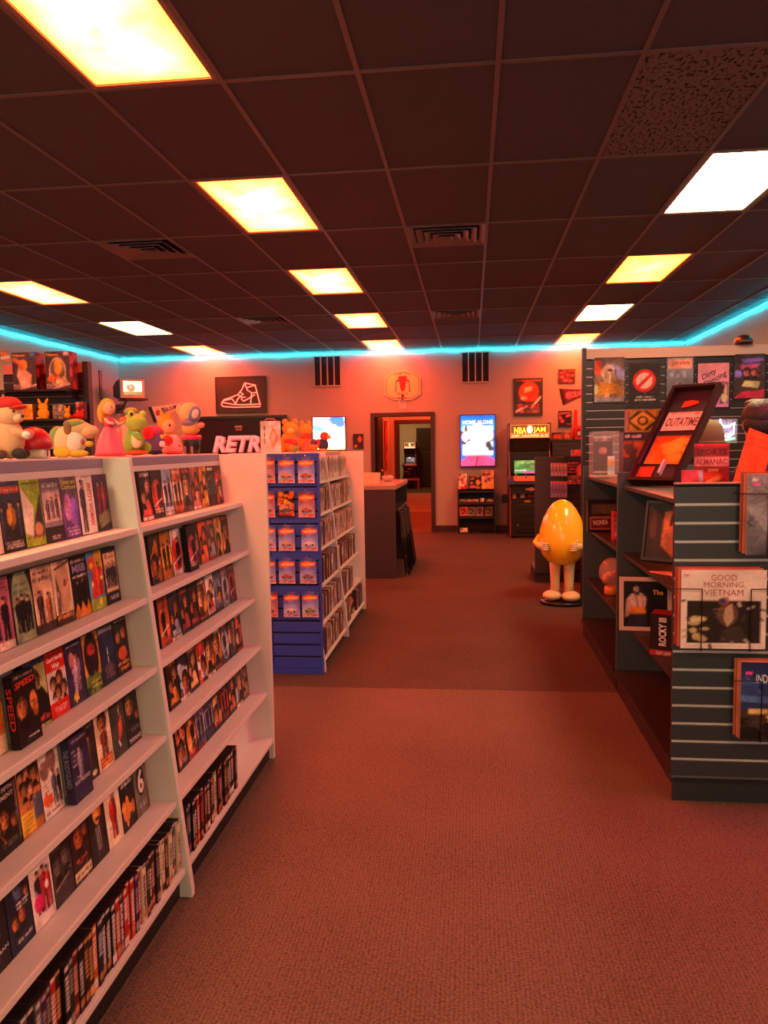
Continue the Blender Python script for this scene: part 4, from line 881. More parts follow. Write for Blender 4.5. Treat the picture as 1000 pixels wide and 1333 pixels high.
# ================================================================== black counter, stools
CX0, CX1, CY0, CY1, CZ = -2.4, -.822, 8.53, 10.1, 1.035
ct = thing('counter', 'black bar-height counter with red-lit glossy top', 'counter', ((CX0+CX1)/2, CY0, 0)); ox = -(CX0+CX1)/2
def shx(m, dx, dy): m.v = [(a+dx, b+dy, c) for a, b, c in m.v]; return m
MC = mat('#2c2426', .45)
shx(BX(CX0, CX1, CY0, CY1, CZ-.05, CZ), ox, -CY0).build('counter_top', mat('#8a807c', .22), ct, bevel=.004)
shx(BX(CX0, CX1-.012, CY0+.008, CY0+.035, 0, CZ-.05), ox, -CY0).build('end_panel', MC, ct, bevel=.003)
shx(BX(CX0, CX1-.012, CY1-.035, CY1-.008, 0, CZ-.05), ox, -CY0).build('end_panel', MC, ct, bevel=.003)
shx(BX(CX1-.42, CX1-.4, CY0+.035, CY1-.035, .1, CZ-.05), ox, -CY0).build('modesty_panel', mat('#161213', .6), ct)
shx(BX(CX1-.4, CX1-.015, CY0+.036, CY1-.036, CZ-.30, CZ-.285), ox, -CY0).build('under_shelf', mat('#161213', .6), ct)
p = P(474, 628, z=CZ)
bx = print_mesh('cream_box', .24, .125, .13, canvas(12, 8, '#d8b894', [('r',0,0,1,.1,'#c0a080'),('n',.04)]), '#d4c4a4', '#cfae8c', right=canvas(8, 8, '#cfc4a0', [('e',.5,.5,.22,.3,'#6a6a58'),('n',.04)]))
tag(link('cream_box', bx, None, (P(494, 626, y=8.85).x-.12, 8.85, CZ+.001)), 'cream carton standing on the black counter', 'box')
t = thing('candy_bowl', 'small pinkish bowl of wrapped sweets on the black counter', 'bowl', (P(505, 619, y=9.5).x, 9.5, CZ+.001))
MB().lathe([(.04, 0), (.05, .004), (.07, .04), (.075, .06), (.068, .06), (.045, .012), (.01, .01)], n=18).build('bowl', mat('#d8a8a0', .25), t, smooth=True)
for i in range(6): MB().ball((.035*math.cos(i), .035*math.sin(i*1.1), .06), (.018, .014, .012), 8, 6).build('sweet', mat(['#d8d0c8', '#c03a38', '#d8a0a0'][i % 3], .3), t, smooth=True)
def stool(y, lean, label):
    t = thing('folding_stool', label, 'stool', (-.735, y, 0), 0, 'folded black stools leaning on the counter'); mk = mat('#1d1a1c', .35, .4); mg = mat('#8a8688', .3, .8)
    H_ = .74; dx = -.085
    for s in (-1, 1):
        MB().tube([(0, s*.15, .012), (dx, s*.12, H_)], .011, 8).build('leg', mk, t, smooth=True)
        MB().tube([(.03, s*.12, .012), (dx+.03, s*.10, H_-.06)], .009, 8).build('leg', mk, t, smooth=True)
        MB().tube([(-.001, s*.15, .0), (0, s*.15, .03)], .014, 8).build('foot_cap', mg, t)
    for z in (.2, .45): MB().tube([(dx*z/H_, -.14, z), (dx*z/H_, .14, z)], .008, 8).build('rung', mg, t)
    m = BX(-.012, .02, -.14, .14, 0, .3); m.v = [(a+dx*(b_[2] if False else (c+.42)/H_)+.012, b, c+.42) for (a, b, c), b_ in zip(m.v, m.v)]
    m.build('seat', mat('#171416', .5), t, bevel=.006)
    BX(dx-.014, dx+.014, -.12, .12, H_, H_+.02).build('top_rail', mg, t, bevel=.004)
    return t
stool(8.85, 0, 'folded black stool leaning at the near corner of the counter, foremost')
stool(9.25, 0, 'folded black stool leaning on the counter between two others')
stool(9.65, 0, 'folded black stool leaning on the counter next to the doorway')
# ================================================================== things on the back wall
YW = YB-.001
def rect(u0, v0, u1, v1, y=YW): a = P(u0, v0, y=y); b_ = P(u1, v1, y=y); return (a.x+b_.x)/2, b_.z, b_.x-a.x, a.z-b_.z
def framed(name, label, cat, box, bg, ops, frame='#1c1416', fw=.02, d=.025, glow=0, res=(28, 36), y=YW, group=None, rz=0, titles=(), coat=0):
    cx, z0, W_, H_ = box
    t = thing(name, label, cat, (cx, y, z0), rz, group)
    mf = mat(frame, .4)
    BX(-W_/2, W_/2, -d, 0, 0, fw).build('frame', mf, t); BX(-W_/2, W_/2, -d, 0, H_-fw, H_).build('frame', mf, t)
    BX(-W_/2, -W_/2+fw, -d, 0, fw, H_-fw).build('frame', mf, t); BX(W_/2-fw, W_/2, -d, 0, fw, H_-fw).build('frame', mf, t)
    pm = print_mesh('print', W_-2*fw, H_-2*fw, d*.6, canvas(*res, bg, ops), bg, material=attr_mat(.4, glow, coat))
    pr_ = link('print', pm, t, (0, -d*.65, fw))
    for c, ls in titles: lettering(pr_, [(l[0], (l[1]-.5)*W_, (1-l[2])*(H_-2*fw), l[3]*W_, l[4]*H_, *l[5:]) for l in ls], c, m=emit(c, glow) if glow else None)
    return t
# neon sneaker on a dark board
cx, z0, W_, H_ = rect(280.5, 491, 347.5, 537)
t = thing('neon_sneaker_sign', 'red neon outline of a high-top sneaker on a black board', 'sign', (cx, YW, z0))
BX(-W_/2, W_/2, -.03, 0, 0, H_).build('board', mat('#241718', .5), t, bevel=.004)
fm = MB()
for a in ((-W_/2, W_/2, -.04, -.03, 0, .015), (-W_/2, W_/2, -.04, -.03, H_-.015, H_), (-W_/2, -W_/2+.015, -.04, -.03, .015, H_-.015), (W_/2-.015, W_/2, -.04, -.03, .015, H_-.015)): fm.box(*a)
fm.build('board_frame', mat('#140e10', .5), t)
def npx(pts): return [((x-335)/268*W_, -.045, (305-y)/185*H_) for x, y in pts]   # from the zoomed photograph of the board
NE = emit((1.0, .055, .035), 7)
for nm, pts in (('sole', [(232,258),(240,270),(300,276),(438,275),(440,262),(350,264),(300,262),(240,250),(232,258)]),
                ('toe', [(236,250),(248,236),(285,226),(322,212),(345,185),(360,154)]), ('collar', [(360,154),(385,160),(414,165),(424,205),(437,262)]),
                ('tongue', [(360,154),(372,190),(395,205),(424,203)]), ('toe_cap', [(248,240),(290,232),(308,258)]), ('swoosh', [(340,236),(352,246),(380,232),(412,214)]),
                ('swoosh', [(340,236),(345,226),(362,226)]), ('lace', [(322,213),(340,226)]), ('lace', [(335,200),(352,212)]), ('heel', [(395,206),(388,258)]), ('heel', [(414,166),(372,178)]), ('vamp', [(308,258),(322,232),(345,214)])):
    MB().tube(npx(pts), .0075, 6).build('neon_'+nm, NE, t, smooth=True)
# RETRO sign
cx, z0, W_, H_ = rect(257, 546, 374, 606)
t = thing('retro_sign', 'wide black sign board lettered RETRO behind the tape rack toys', 'sign', (cx, YW, z0))
BX(-W_/2, W_/2, -.05, 0, 0, H_).build('board', mat('#1c1518', .18), t, bevel=.006)
bz = MB()
for a in ((-W_/2-.02, W_/2+.02, -.065, -.0, H_, H_+.045), (-W_/2-.02, -W_/2, -.065, 0, 0, H_), (W_/2, W_/2+.02, -.065, 0, 0, H_), (-W_/2-.02, W_/2+.02, -.065, 0, -.03, 0)): bz.box(*a)
bz.build('bezel', mat('#120e10', .35), t)
a = P(280, 590, y=YW-.05); b_ = P(362, 566, y=YW-.05)
lw, lh = b_.x-a.x, b_.z-a.z
lettering(t, [('RETRO', (a.x+b_.x)/2-cx, a.z-z0+lh/2, lw, lh, 0, .25)], '#d87a80', y=-.052, bold=.07, m=emit('#d87a80', .15))
lettering(t, [('RETRO', (a.x+b_.x)/2-cx-.01, a.z-z0+lh/2+.008, lw*.99, lh*.96, 0, .25)], '#f0d8d8', y=-.0545, bold=.03, name='lettering_face', m=emit('#e8b0b4', .3))
a = P(309, 557, y=YW); lettering(t, [('LEVEL', a.x-cx+.04, a.z-z0+.02, .14, .03), ('UP UP', a.x-cx+.04, a.z-z0-.03, .11, .03)], '#c8b8b8', y=-.052)
# bright screen
framed('wall_screen', 'bright wall screen showing white sky with blue top and yellow foot', 'screen', rect(407, 543, 451, 586), '#ffffff', [('r',.05,.02,.5,.25,'#ffffff'),('b','#3a6ad8',8,3,.12,(.55,.05,.95,.25)),('b','#5ab8e8',5,5,.1,(.05,.3,.3,.4)),('g','#ffffff','#f0c040',.85,1),('b','#5a6aa0',4,8,.05,(.55,.4,.9,.75)),('s',.5,.95,.55,.4,'#6a6468',.025)], fw=.012, d=.05, glow=2.6, res=(30, 30))
framed('small_picture', 'small dark framed picture with a pale red mark by the doorway', 'picture', rect(460, 565, 473.5, 584), '#3a2426', [('e',.65,.35,.18,.22,'#c85a50'),('r',.1,.75,.35,.9,'#e07a60'),('n',.1)], fw=.012, res=(10, 12))
# basketball backboard over the doorway
cx, z0, W_, H_ = rect(501, 483, 548, 520)
t = thing('mini_backboard', 'small basketball backboard with red bull emblem above the doorway', 'backboard', (cx, YW, z0))
def bshape(m): return [(-W_/2+m, H_*.18+m*.4), (-W_/2+m, H_*.78-m*.4), (-W_*.25, H_*.95-m), (0, H_-m), (W_*.25, H_*.95-m), (W_/2-m, H_*.78-m*.4), (W_/2-m, H_*.18+m*.4), (W_*.25, m), (-W_*.25, m)]
MB().prism(bshape(0), -.02, 0, 'y').build('board', mat('#e0c8a8', .35), t)
for i, (m_, c) in enumerate(((.018, '#5a1c18'), (.03, '#e4b888'))): MB().prism(bshape(m_), -.021-.001*i, -.02, 'y').build(['border', 'field'][i], mat(c, .4), t)
u = W_/47
MB().prism([(-5*u,27*u),(-6*u,30*u),(-2*u,31*u),(4*u,31*u),(6*u,29*u),(5*u,27*u),(9*u,25*u),(10*u,10*u),(8.6*u,10*u),(8*u,23*u),(4.5*u,24*u),(3.5*u,15*u),(1.5*u,11*u),(-1.5*u,11*u),(-3.5*u,15*u),(-4.5*u,24*u),(-8*u,23*u),(-8.6*u,10*u),(-10*u,10*u),(-9*u,25*u)][::-1], -.025, -.022, 'y').build('emblem', mat('#c81414', .4), t)
lettering(t, [(ch, (i-3)*3.1*u, 34*u-abs(i-3)**1.6*.28*u, 2.2*u, 2.4*u) for i, ch in enumerate('CHICAGO')], '#4a1a14', y=-.0236)
lettering(t, [('BULLS', 0, 8*u, 14*u, 3*u)], '#4a1a14', y=-.0252)
MB().tube([(.085*math.cos(a_*math.pi/8), -.12+.085*math.sin(a_*math.pi/8), 2*u) for a_ in range(16)], .006, 6, True).build('rim', mat('#8a2a1a', .35), t, smooth=True)
BX(-.025, .025, -.04, -.022, .0, 7*u).build('rim_bracket', mat('#4a1a14', .4), t)
nt_ = MB()
for a_ in range(10):
    an = a_*math.pi/5; nt_.tube([(.083*math.cos(an), -.12+.083*math.sin(an), 2*u), (.06*math.cos(an+.4), -.12+.06*math.sin(an+.4), -.07), (.045*math.cos(an), -.12+.045*math.sin(an), -.15)], .0022, 4)
nt_.build('net', mat('#e8d8cc', .7), t)
# light box poster
framed('light_box', 'lit movie poster light box with glowing blue border', 'light box', rect(598.5, 540, 645.5, 607), '#2a6adc', [('g','#1f5fe0','#39b8f0',0,.3),('r',.07,.22,.93,.78,'#e8f4f4'),('e',.5,.5,.3,.33,'#ffffff'),('b','#39404c',4,3,.09,(.08,.25,.22,.75)),('b','#39404c',4,6,.09,(.8,.25,.92,.75)),('e',.15,.42,.1,.1,'#f4dcd0'),('e',.85,.4,.1,.1,'#f4dcd0'),('p',[(0,.9),(.25,.78),(.75,.78),(1,.88),(1,1),(0,1)],'#dc4a7c'),('s',.5,.82,.45,1,'#5a2038',.02),('n',.06)], frame='#2a3f9a', fw=.016, d=.08, glow=1.25, res=(30, 44), titles=[('#ffffff', [('HOME ALONE', .5, .135, .84, .075)])])
framed('basketball_poster', 'framed poster of an orange basketball beside the grille', 'poster', rect(669, 493, 706.5, 541), '#3c3040', [('e',.52,.36,.36,.28,'#c8501e'),('p',[(.35,.25),(.65,.2),(.62,.32),(.38,.38)],'#f0d8b8'),('e',.35,.53,.12,.05,'#f0d0b0'),('s',.05,.9,.45,.75,'#c8ccd8',.03),('s',.6,.8,.95,.5,'#c8ccd8',.03),('t',.1,.7,.9,.8,'#d04a2c',2),('t',.15,.84,.9,.92,'#e0a080',2),('r',.02,.02,.98,.06,'#c05040'),('n',.12)], res=(26, 34))
framed('framed_print', 'small dark framed comic print above the pennant', 'poster', rect(727, 481, 748.5, 498.5), '#4a1c2c', [('b','#d85a80',12,3,.13),('b','#7a2a4a',6,9,.1),('n',.15)], fw=.012, res=(20, 16))
framed('framed_print', 'small dark framed comic print below the pennant', 'poster', rect(727, 535, 744, 556), '#2c1820', [('s',.0,.2,1,.05,'#d87a8c',.05),('s',.0,.45,1,.25,'#d87a8c',.05),('b','#c0506a',6,4,.13),('b','#1c1014',4,2,.14),('n',.15)], fw=.012, res=(16, 20))
def pennant(pts, label, band, bg, text, tcol, tl, rot, accent):
    w3 = [P(u_, v_, y=YW) for u_, v_ in pts]; o3 = w3[0]
    t = thing('pennant', label, 'pennant', o3, 0, 'felt pennants on the doorway wall'); q = [(p.x-o3.x, p.z-o3.z) for p in w3]
    MB().prism(q, -.008, 0, 'y').build('felt', mat(bg, .9), t)
    top = Vector(q[0]); bot = Vector(q[1]); tip = Vector(q[2])
    MB().prism([q[0], q[1], tuple(bot.lerp(tip, .09)), tuple(top.lerp(tip, .09))], -.0095, -.008, 'y').build('band', mat(band, .9), t)
    c_ = top.lerp(bot, .5).lerp(tip, .2); MB().ball((c_.x, -.009, c_.y), (.045, .003, .055), 12, 8).build('crest', mat(accent, .8), t, smooth=True)
    hh = (top-bot).length
    n = len(text); ls = []
    for i, ch in enumerate(text):
        f_ = tl[0]+(tl[1]-tl[0])*(i+.5)/n; m_ = top.lerp(bot, .5).lerp(tip, f_); s_ = (1-f_)*hh*.62
        ls.append((ch, m_.x, m_.y, (tip-top).length*(tl[1]-tl[0])/n*.85, s_, rot))
    lettering(t, ls, tcol, y=-.0095, bold=.05)
pennant([(193, 530), (201, 551), (243.5, 524.5)], 'white felt pennant with navy lettering and dark band above the toys', '#232844', '#d8d0cc', 'SHAQUILLE', '#2c2a5a', (.3, .9), .2, '#a8563c')
pennant([(728, 506), (733, 527.5), (775, 508)], 'dark felt pennant with pink lettering between two small prints', '#2a1020', '#4a1c30', 'HORNETS', '#d86a8a', (.2, .85), .08, '#c05a78')
# television in the corner
p = P(170, 519, y=12.62); t = thing('corner_television', 'small pink-lit television on a wall bracket in the corner', 'television', (p.x, 12.62, p.z), .72)
BX(-.2, .2, -.13, -.08, 0, .31).build('bezel', mat('#a89a98', .5), t, bevel=.015)
MB().prism([(-.08, .0), (-.08, .31), (.12, .29), (.3, .22), (.3, .05), (.12, .0)], -.195, .195, 'x').build('cabinet', mat('#2a2426', .5), t)
scm = link('screen', print_mesh('screen', .31, .225, .01, canvas(26, 20, '#e8e0b8', [('r',0,.75,1,1,'#7a7a50'),('e',.42,.5,.22,.26,'#8a7458'),('e',.36,.4,.1,.1,'#e8d8c0'),('b','#6a5a48',5,3,.08,(.2,.3,.65,.7)),('p',[(.7,.2),(1,.1),(1,.7),(.75,.6)],'#fff4d0'),('n',.08)]), '#1c1416', material=attr_mat(.2, 1.3)), t, (0, -.134, .055))
BX(-.12, .26, -.12, .3, -.022, -.001).build('bracket_shelf', mat('#2a2426', .5), t); MB().tube([(.0, .25, -.02), (.0, .45, -.14), (.0, .66, -.14)], .02, 8).build('bracket_arm', mat('#3a3436', .4), t)
BX(-.06, .06, .64, .664, -.22, -.06).build('bracket_plate', mat('#3a3436', .4), t)
# low black rack beneath the light box
cx, z0, W_, H_ = rect(596.5, 637, 644, 691); 
YK = 13.0
lr = thing('low_rack', 'low black rack of books below the light box', 'shelf', (cx*YK/YB, YK, 0)); W_ = W_*YK/YB; H_ = .735
for s in (-1, 1): BX(s*W_/2-.012, s*W_/2+.012, 0, .26, 0, H_).build('side_panel', M_BLACK, lr)
BX(-W_/2+.013, W_/2-.013, .24, .26, .02, H_).build('back_panel', mat('#120f10', .6), lr)
RZ = [.02, .27, .5, .70]
for z in RZ: BX(-W_/2+.013, W_/2-.013, .0 if z < .6 else -.0, .239, z-.018, z).build('shelf_board', M_BLACK, lr)
for z in (.27, .5): BX(-W_/2+.013, W_/2-.013, -.012, -.001, z-.02, z+.03).build('shelf_lip', M_BLACK, lr)
def book(u0, v0, u1, v1, y, zb, look, bg, ops, d=.02, name='magazine', cat='magazine', rx=-.12, res=(16, 22), grp=None):
    a = P(u0, v0, y=y); b_ = P(u1, v1, y=y); W2, H2 = b_.x-a.x, a.z-b_.z
    o = link(name, print_mesh(name, W2, H2, d, canvas(*res, bg, ops), '#3a2a28'), None, ((a.x+b_.x)/2, y, zb), 0, rx)
    return tag(o, look, cat, grp)
g_ = 'books on the low black rack'
book(597, 616, 608, 636, 13.12, .736, 'white and red magazine on top of the low rack', '#d8c4b8', [('b','#b84a40',8,2,.15),('r',.15,.82,.95,1,'#c81c1c'),('b','#4a3430',5,4,.1),('n',.15)], grp=g_)
book(610.5, 618, 627, 635, 13.12, .736, 'dark photo magazine in the middle on top of the low rack', '#2c201e', [('b','#b87848',9,3,.12),('e',.7,.5,.16,.2,'#d8a050'),('r',.1,.75,.4,.9,'#d05038'),('n',.15)], grp=g_)
book(627, 611, 643, 635.5, 13.10, .736, 'tall pale magazine with orange foot on top of the low rack', '#dca08c', [('b','#7a3a50',9,5,.1,(.1,.15,.9,.6)),('r',.05,.72,.95,1,'#d8963c'),('t',.1,.05,.9,.12,'#a03a38',1),('n',.12)], grp=g_)
for i, (u0, c, cc, nm) in enumerate(((598, '#c84038', '#e08a50', 'red'), (608.3, '#6a6468', '#d88a50', 'grey'), (619.3, '#7a5c70', '#b03a30', 'violet'), (631.2, '#5a5a50', '#c85a28', 'olive'))):
    book(u0, 659, u0+10.3, 672.5, 13.03, .277, nm+' covered paperback face out on the low rack', c, [('h',.5,.45,.26,cc),('t',.1,.78,.9,.92,'#e0ccc0',2,i),('n',.15)], d=.015, name='paperback', cat='book', grp='paperbacks face out on the low rack')
for i, (u0, u1, v0, c, nm) in enumerate(((598, 606, 651, '#9a9080', 'grey'), (606.5, 614, 651, '#b89080', 'tan'), (614.5, 623, 651, '#c8a070', 'sandy'), (625, 630.5, 649.5, '#d8d4cc', 'white'), (632.5, 642.5, 651, '#a87880', 'mauve'))):
    book(u0, v0, u1, 656, 13.06, .501, nm+' small card pack on the upper shelf of the low rack', c, [('b','#5a4038',4,i,.15),('n',.15)], d=.04, name='card_pack', cat='pack', rx=0, res=(8, 6), grp='card packs on the low rack')
for u0, c, nm in ((607, '#d89080', 'pink'), (615, '#d8781c', 'orange')): book(u0, 646, u0+7, 650.5, 13.12, .56, nm+' little box standing on the card packs', c, [('r',.25,.4,.7,.6,'#8a3020'),('n',.1)], d=.03, name='small_box', cat='box', rx=0, res=(8, 6), grp='little boxes on the card packs').location.z = .502
book(599, 686.5, 609, 692, 13.03, .021, 'white crumpled packet at the bottom of the low rack', '#d8ccc8', [('b','#8a6a68',3,3,.15),('n',.1)], d=.05, name='packet', cat='packet', rx=0, res=(8, 6))
tag(BX(-.05, .05, -.012, 0, -.07, .07).build('power_outlet', mat('#171214', .4), None, bevel=.003, loc=(P(657, 649, y=YB).x, YB-.001, P(657, 649, y=YB).z)), 'black wall outlet between the low rack and the arcade machine', 'outlet')

# ================================================================== arcade machines
def arcade(name, label, x0, x1, yf, h, marquee_text, mcol, screen_ops, bg):
    W_ = x1-x0; cx = (x0+x1)/2; s = h/1.80
    t = thing(name, label, 'arcade machine', (cx, yf, 0))
    prof = [(0, .0), (0, .80), (-.10, .84), (-.10, .90), (.18, .985), (.34, 1.36), (.26, 1.53), (.22, 1.55), (.22, 1.80), (.80, 1.80), (.80, 0)]
    prof = [(a*s, b*s) for a, b in prof]
    for sx in (-1, 1): MB().prism(prof, sx*W_/2-.012 if sx > 0 else -W_/2-.012, sx*W_/2+.012 if sx > 0 else -W_/2+.012, 'x').build('side_panel', mat('#231c1e', .4), t)
    for sx in (-1, 1):
        e = MB(); e.tube([(sx*W_/2, a-.004, b) for a, b in prof[:9]], .007*s, 6); e.build('edge_trim', mat('#a83838', .4), t)
    inr = W_/2-.014
    BX(-inr, inr, .03*s, .78*s, .02, .79*s).build('lower_cabinet', mat('#1b1617', .45), t)
    BX(-inr, inr, .55*s, .78*s, .795*s, 1.79*s).build('rear_cabinet', mat('#151112', .5), t)
    mq = link('marquee', print_mesh('marquee', 2*inr, .21*s, .02, canvas(40, 14, mcol, [('r',0,.7,1,.9,'#d8502a'),('t',.05,.76,.95,.84,'#f0d090',1),('r',.02,.08,.98,.66,'#6a3a1c'),('e',.5,.38,.07,.26,'#fff0c0'),('n',.06)]), '#3a1a14', material=attr_mat(.3, 1.4)), t, (0, .215*s, 1.565*s))
    for sx in (-1, 1):
        if marquee_text: lettering(mq, [(marquee_text[(sx+1)//2], sx*.235*W_, .118*s, .30*W_, .10*s)], '#f4e03a', m=emit('#f4e03a', 1.2), y=-.002, bold=.02)
    sm = MB().prism([(.34*s, 1.36*s), (.26*s, 1.53*s), (.24*s, 1.555*s), (.5*s, 1.555*s), (.5*s, 1.36*s)], -inr, inr, 'x').build('speaker_hood', mat('#1a1516', .5), t)
    for sx in (-1, 1): MB().tube([(sx*.15*W_*2, .30*s-.012, 1.44*s), (sx*.15*W_*2, .30*s-.005, 1.442*s)], .05*s, 14).build('speaker', mat('#0d0b0c', .7), t)
    BX(-inr, inr, .36*s, .54*s, .99*s, 1.35*s).build('screen_surround', mat('#0e0c0d', .4), t)
    scn = link('screen', print_mesh('screen', .74*W_, .33*s, .01, canvas(34, 24, bg, screen_ops), '#0e0c0d', material=attr_mat(.15, 1.1)), t, (0, .335*s, 1.0*s)); scn.rotation_euler = (-.12, 0, 0)
    cp = MB().prism([(-.20*s, .845*s), (-.20*s, .90*s), (.16*s, .975*s), (.16*s, .90*s), (-.04*s, .845*s)], -inr-.06, inr+.06, 'x').build('control_panel', mat('#3a2a4a', .35), t, bevel=.004)
    pv = MB().prism([(-.199*s, .9005*s), (.10*s, .963*s), (.10*s, .966*s), (-.199*s, .9035*s)], -inr+.04, inr+.05, 'x').build('panel_overlay', mat('#b84a2c', .35), cp)
    BX(-inr-.055, -inr+.03, -.205*s, -.06*s, .85*s, .915*s).build('panel_corner', mat('#3a3c8c', .35), cp, bevel=.004)
    for i, fx in enumerate((-.36, -.12, .12, .36)):
        x = fx*W_
        j = MB().tube([(x, -.06*s, .92*s), (x, -.06*s, .985*s)], .006, 6).ball((x, -.06*s, .99*s), .018, 8, 6).build('joystick', mat(['#c03030', '#3050b0', '#d0a030', '#308050'][i], .3), cp, smooth=True)
        for k_ in range(3): MB().tube([(x+.05+.03*k_, -.10*s+.02*k_, .905*s), (x+.05+.03*k_, -.10*s+.02*k_, .93*s)], .011, 8).build('button', mat(['#c03030', '#3050b0', '#d0a030'][k_], .3), cp)
    BX(-inr, inr, -.1*s, .03*s, .70*s, .842*s).build('kick_front', mat('#151112', .45), t)
    for i, (x, z, w2, h2, c) in enumerate(((-.36, .62, .05, .1, '#d8a890'), (-.18, .63, .07, .06, '#d8b8a8'), (-.03, .64, .04, .04, '#b83830'), (.05, .64, .04, .04, '#b83830'), (-.07, .56, .09, .03, '#d8b02c'))):
        BX(x*W_*1.1-w2/2, x*W_*1.1+w2/2, .022*s, .029*s, z*s, (z+h2)*s).build('sticker', mat(c, .4), t)
    dr = BX(-.24, .24, .012*s, .0295*s, .08*s, .52*s).build('coin_door', mat('#141112', .4), t, bevel=.006)
    for z in (.16, .27, .38, .47): BX(-.21, .21, .004*s, .0115*s, z*s, (z+.012)*s).build('door_ridge', mat('#2c2628', .35), dr)
    MB().ball((-.2, .006*s, .2*s), .012, 8, 6).build('door_lock', mat('#c0b8b0', .3, 1), dr, smooth=True)
    MB().ball((.0, -.103*s, .77*s), (.05, .006, .03), 14, 8).box(-.09, -.05, -.106*s, -.1*s, .755*s, .785*s).box(.05, .09, -.106*s, -.1*s, .755*s, .785*s).build('emblem', mat('#d8b090', .4), t, smooth=True)
    return t
arcade('arcade_machine', 'black basketball arcade machine with lit yellow marquee', .60, 1.235, 12.36, 1.80, ('NBA', 'JAM'), '#e08a3a', [('g','#5ab0d8','#b8e0e8',0,.25),('b','#e8e0c8',14,2,.06,(0,.1,1,.28)),('r',0,.28,1,.85,'#4a8a3a'),('p',[(.2,.5),(.5,.38),(.9,.5),(.95,.75),(.1,.75)],'#3a6a34'),('b','#7a8a50',8,5,.07,(.1,.4,.9,.75)),('e',.82,.45,.08,.1,'#d85a2c'),('r',.3,.87,.95,1,'#a04a8a'),('r',0,.82,.4,.86,'#e0e0e0'),('n',.1)], '#3a7a40')
arcade('arcade_machine', 'distant arcade machine with pale yellow marquee in the far room', -2.36, -1.95, 27.3, 1.62, None, '#f0e8a0', [('r',.1,.1,.9,.9,'#5a5a60'),('b','#c8c8c8',6,2,.1),('n',.1)], '#3a3a40')
bn = thing('red_bench', 'low red bench in front of the distant arcade machine', 'bench', (-2.0, 26.9, 0)); MR = mat('#c02c24', .45)
BX(-.3, .22, -.14, .14, .3, .36).build('seat', MR, bn, bevel=.006)
for sx in (-.26, .18):
    for sy in (-.11, .11): BX(sx-.025, sx+.025, sy-.025, sy+.025, 0, .3).build('leg', MR, bn)
# posters in the passage
def side_poster(y0, y1, z0, z1, label, bg, ops):
    o = link('wall_print', print_mesh('wall_print', y1-y0, z1-z0, .015, canvas(12, 40, bg, ops), '#2a1014'), None, (HX0+.0165, (y0+y1)/2, z0), math.pi/2)
    tag(o, label, 'poster', 'narrow prints in the passage')
side_poster(13.75, 14.25, .9, 2.0, 'narrow red streaked print in the passage before the dark door', '#8a2420', [('s',.3,0,.2,1,'#d86050',.08),('s',.7,0,.6,1,'#3a1014',.1),('b','#c84a40',8,2,.15),('n',.15)])
side_poster(16.0, 16.5, 1.0, 2.0, 'narrow red print with dark strokes in the passage past the dark door', '#a83028', [('s',.5,.05,.6,.95,'#3a1418',.1),('b','#d87060',6,5,.12),('n',.12)])

# ================================================================== black rack with shelves by the left wall
LX0, LX1, LY = -4.72, -3.80, 7.55
lrk = thing('wall_rack', 'tall black slatted rack with boxed toys near the cyan-lit corner', 'shelf', ((LX0+LX1)/2, LY, 0)); hw = (LX1-LX0)/2
slat_board(lrk, -hw, hw-.06, 0, .3, 2.245, .0762, mat('#262022', .45), mat('#a8a0a0', .3, .6), insert_h=.006)
BX(-hw, hw-.06, -.004, .03, 2.246, 2.34).build('header_band', mat('#b08a80', .6), lrk)
BX(hw-.059, hw, -.03, .05, 0, 2.35).build('side_post', mat('#2a2024', .45), lrk); BX(-hw, hw-.06, -.002, .04, 0, .299).build('kick_board', M_BLACK, lrk)
def wshelf(z, x0, x1, d=.3):
    s_ = BX(x0, x1, -d, -.002, z-.018, z).build('shelf_board', mat('#141112', .4), lrk)
    for x in (x0+.03, x1-.03): MB().prism([(-.002, z-.019), (-.002, z-.1), (-d*.8, z-.019)], x-.004, x+.004, 'x').build('shelf_bracket', mat('#141112', .4), s_)
wshelf(2.065, -hw-.06, hw-.10); wshelf(1.775, -hw, hw-.07, .28); wshelf(1.49, -hw, hw-.07, .28); wshelf(1.2, -hw, hw-.07, .28)
def boxed(u0, v0, u1, v1, y, zb, d, bg, ops, label, name='toy_box', cat='box', side='#7a1c20', grp=None, rz=0, res=(24, 32), titles=(), coat=0, right=None):
    a = P(u0, v0, y=y); b_ = P(u1, v1, y=y); W2, H2 = b_.x-a.x, a.z-b_.z
    o = link(name, print_mesh(name, W2, H2, d, canvas(*res, bg, ops), side, material=attr_mat(.35, 0, coat), right=right), None, ((a.x+b_.x)/2, y, zb), rz)
    for c, ls in titles: lettering(o, [(l[0], (l[1]-.5)*W2, (1-l[2])*H2, l[3]*W2, l[4]*H2, *l[5:]) for l in ls], c)
    return tag(o, label, cat, grp)
gb = 'boxed toys on the black wall rack'
rs = canvas(8, 24, '#5a1418', [('b','#a83a34',6,3,.2),('n',.12)])
boxed(15, 458, 48, 506, 7.3, 2.0665, .16, '#4a4644', [('p',[(.3,.3),(.5,.45),(.8,.6),(.75,.9),(.35,.95),(.2,.6)],'#dcc4a0'),('e',.45,.35,.18,.14,'#d89a40'),('s',.1,.2,.4,.32,'#d8963c',.06),('r',.76,.02,.98,.14,'#4a90c8'),('s',.3,.97,1,.85,'#d8d0c8',.02),('t',.05,.84,.3,.95,'#c8c0b8',3),('n',.1)], 'grey toy box with tan winged creature on the black wall rack', grp=gb, right=rs, titles=[('#e8c83a', [('Pokemon', .3, .08, .5, .07)])])
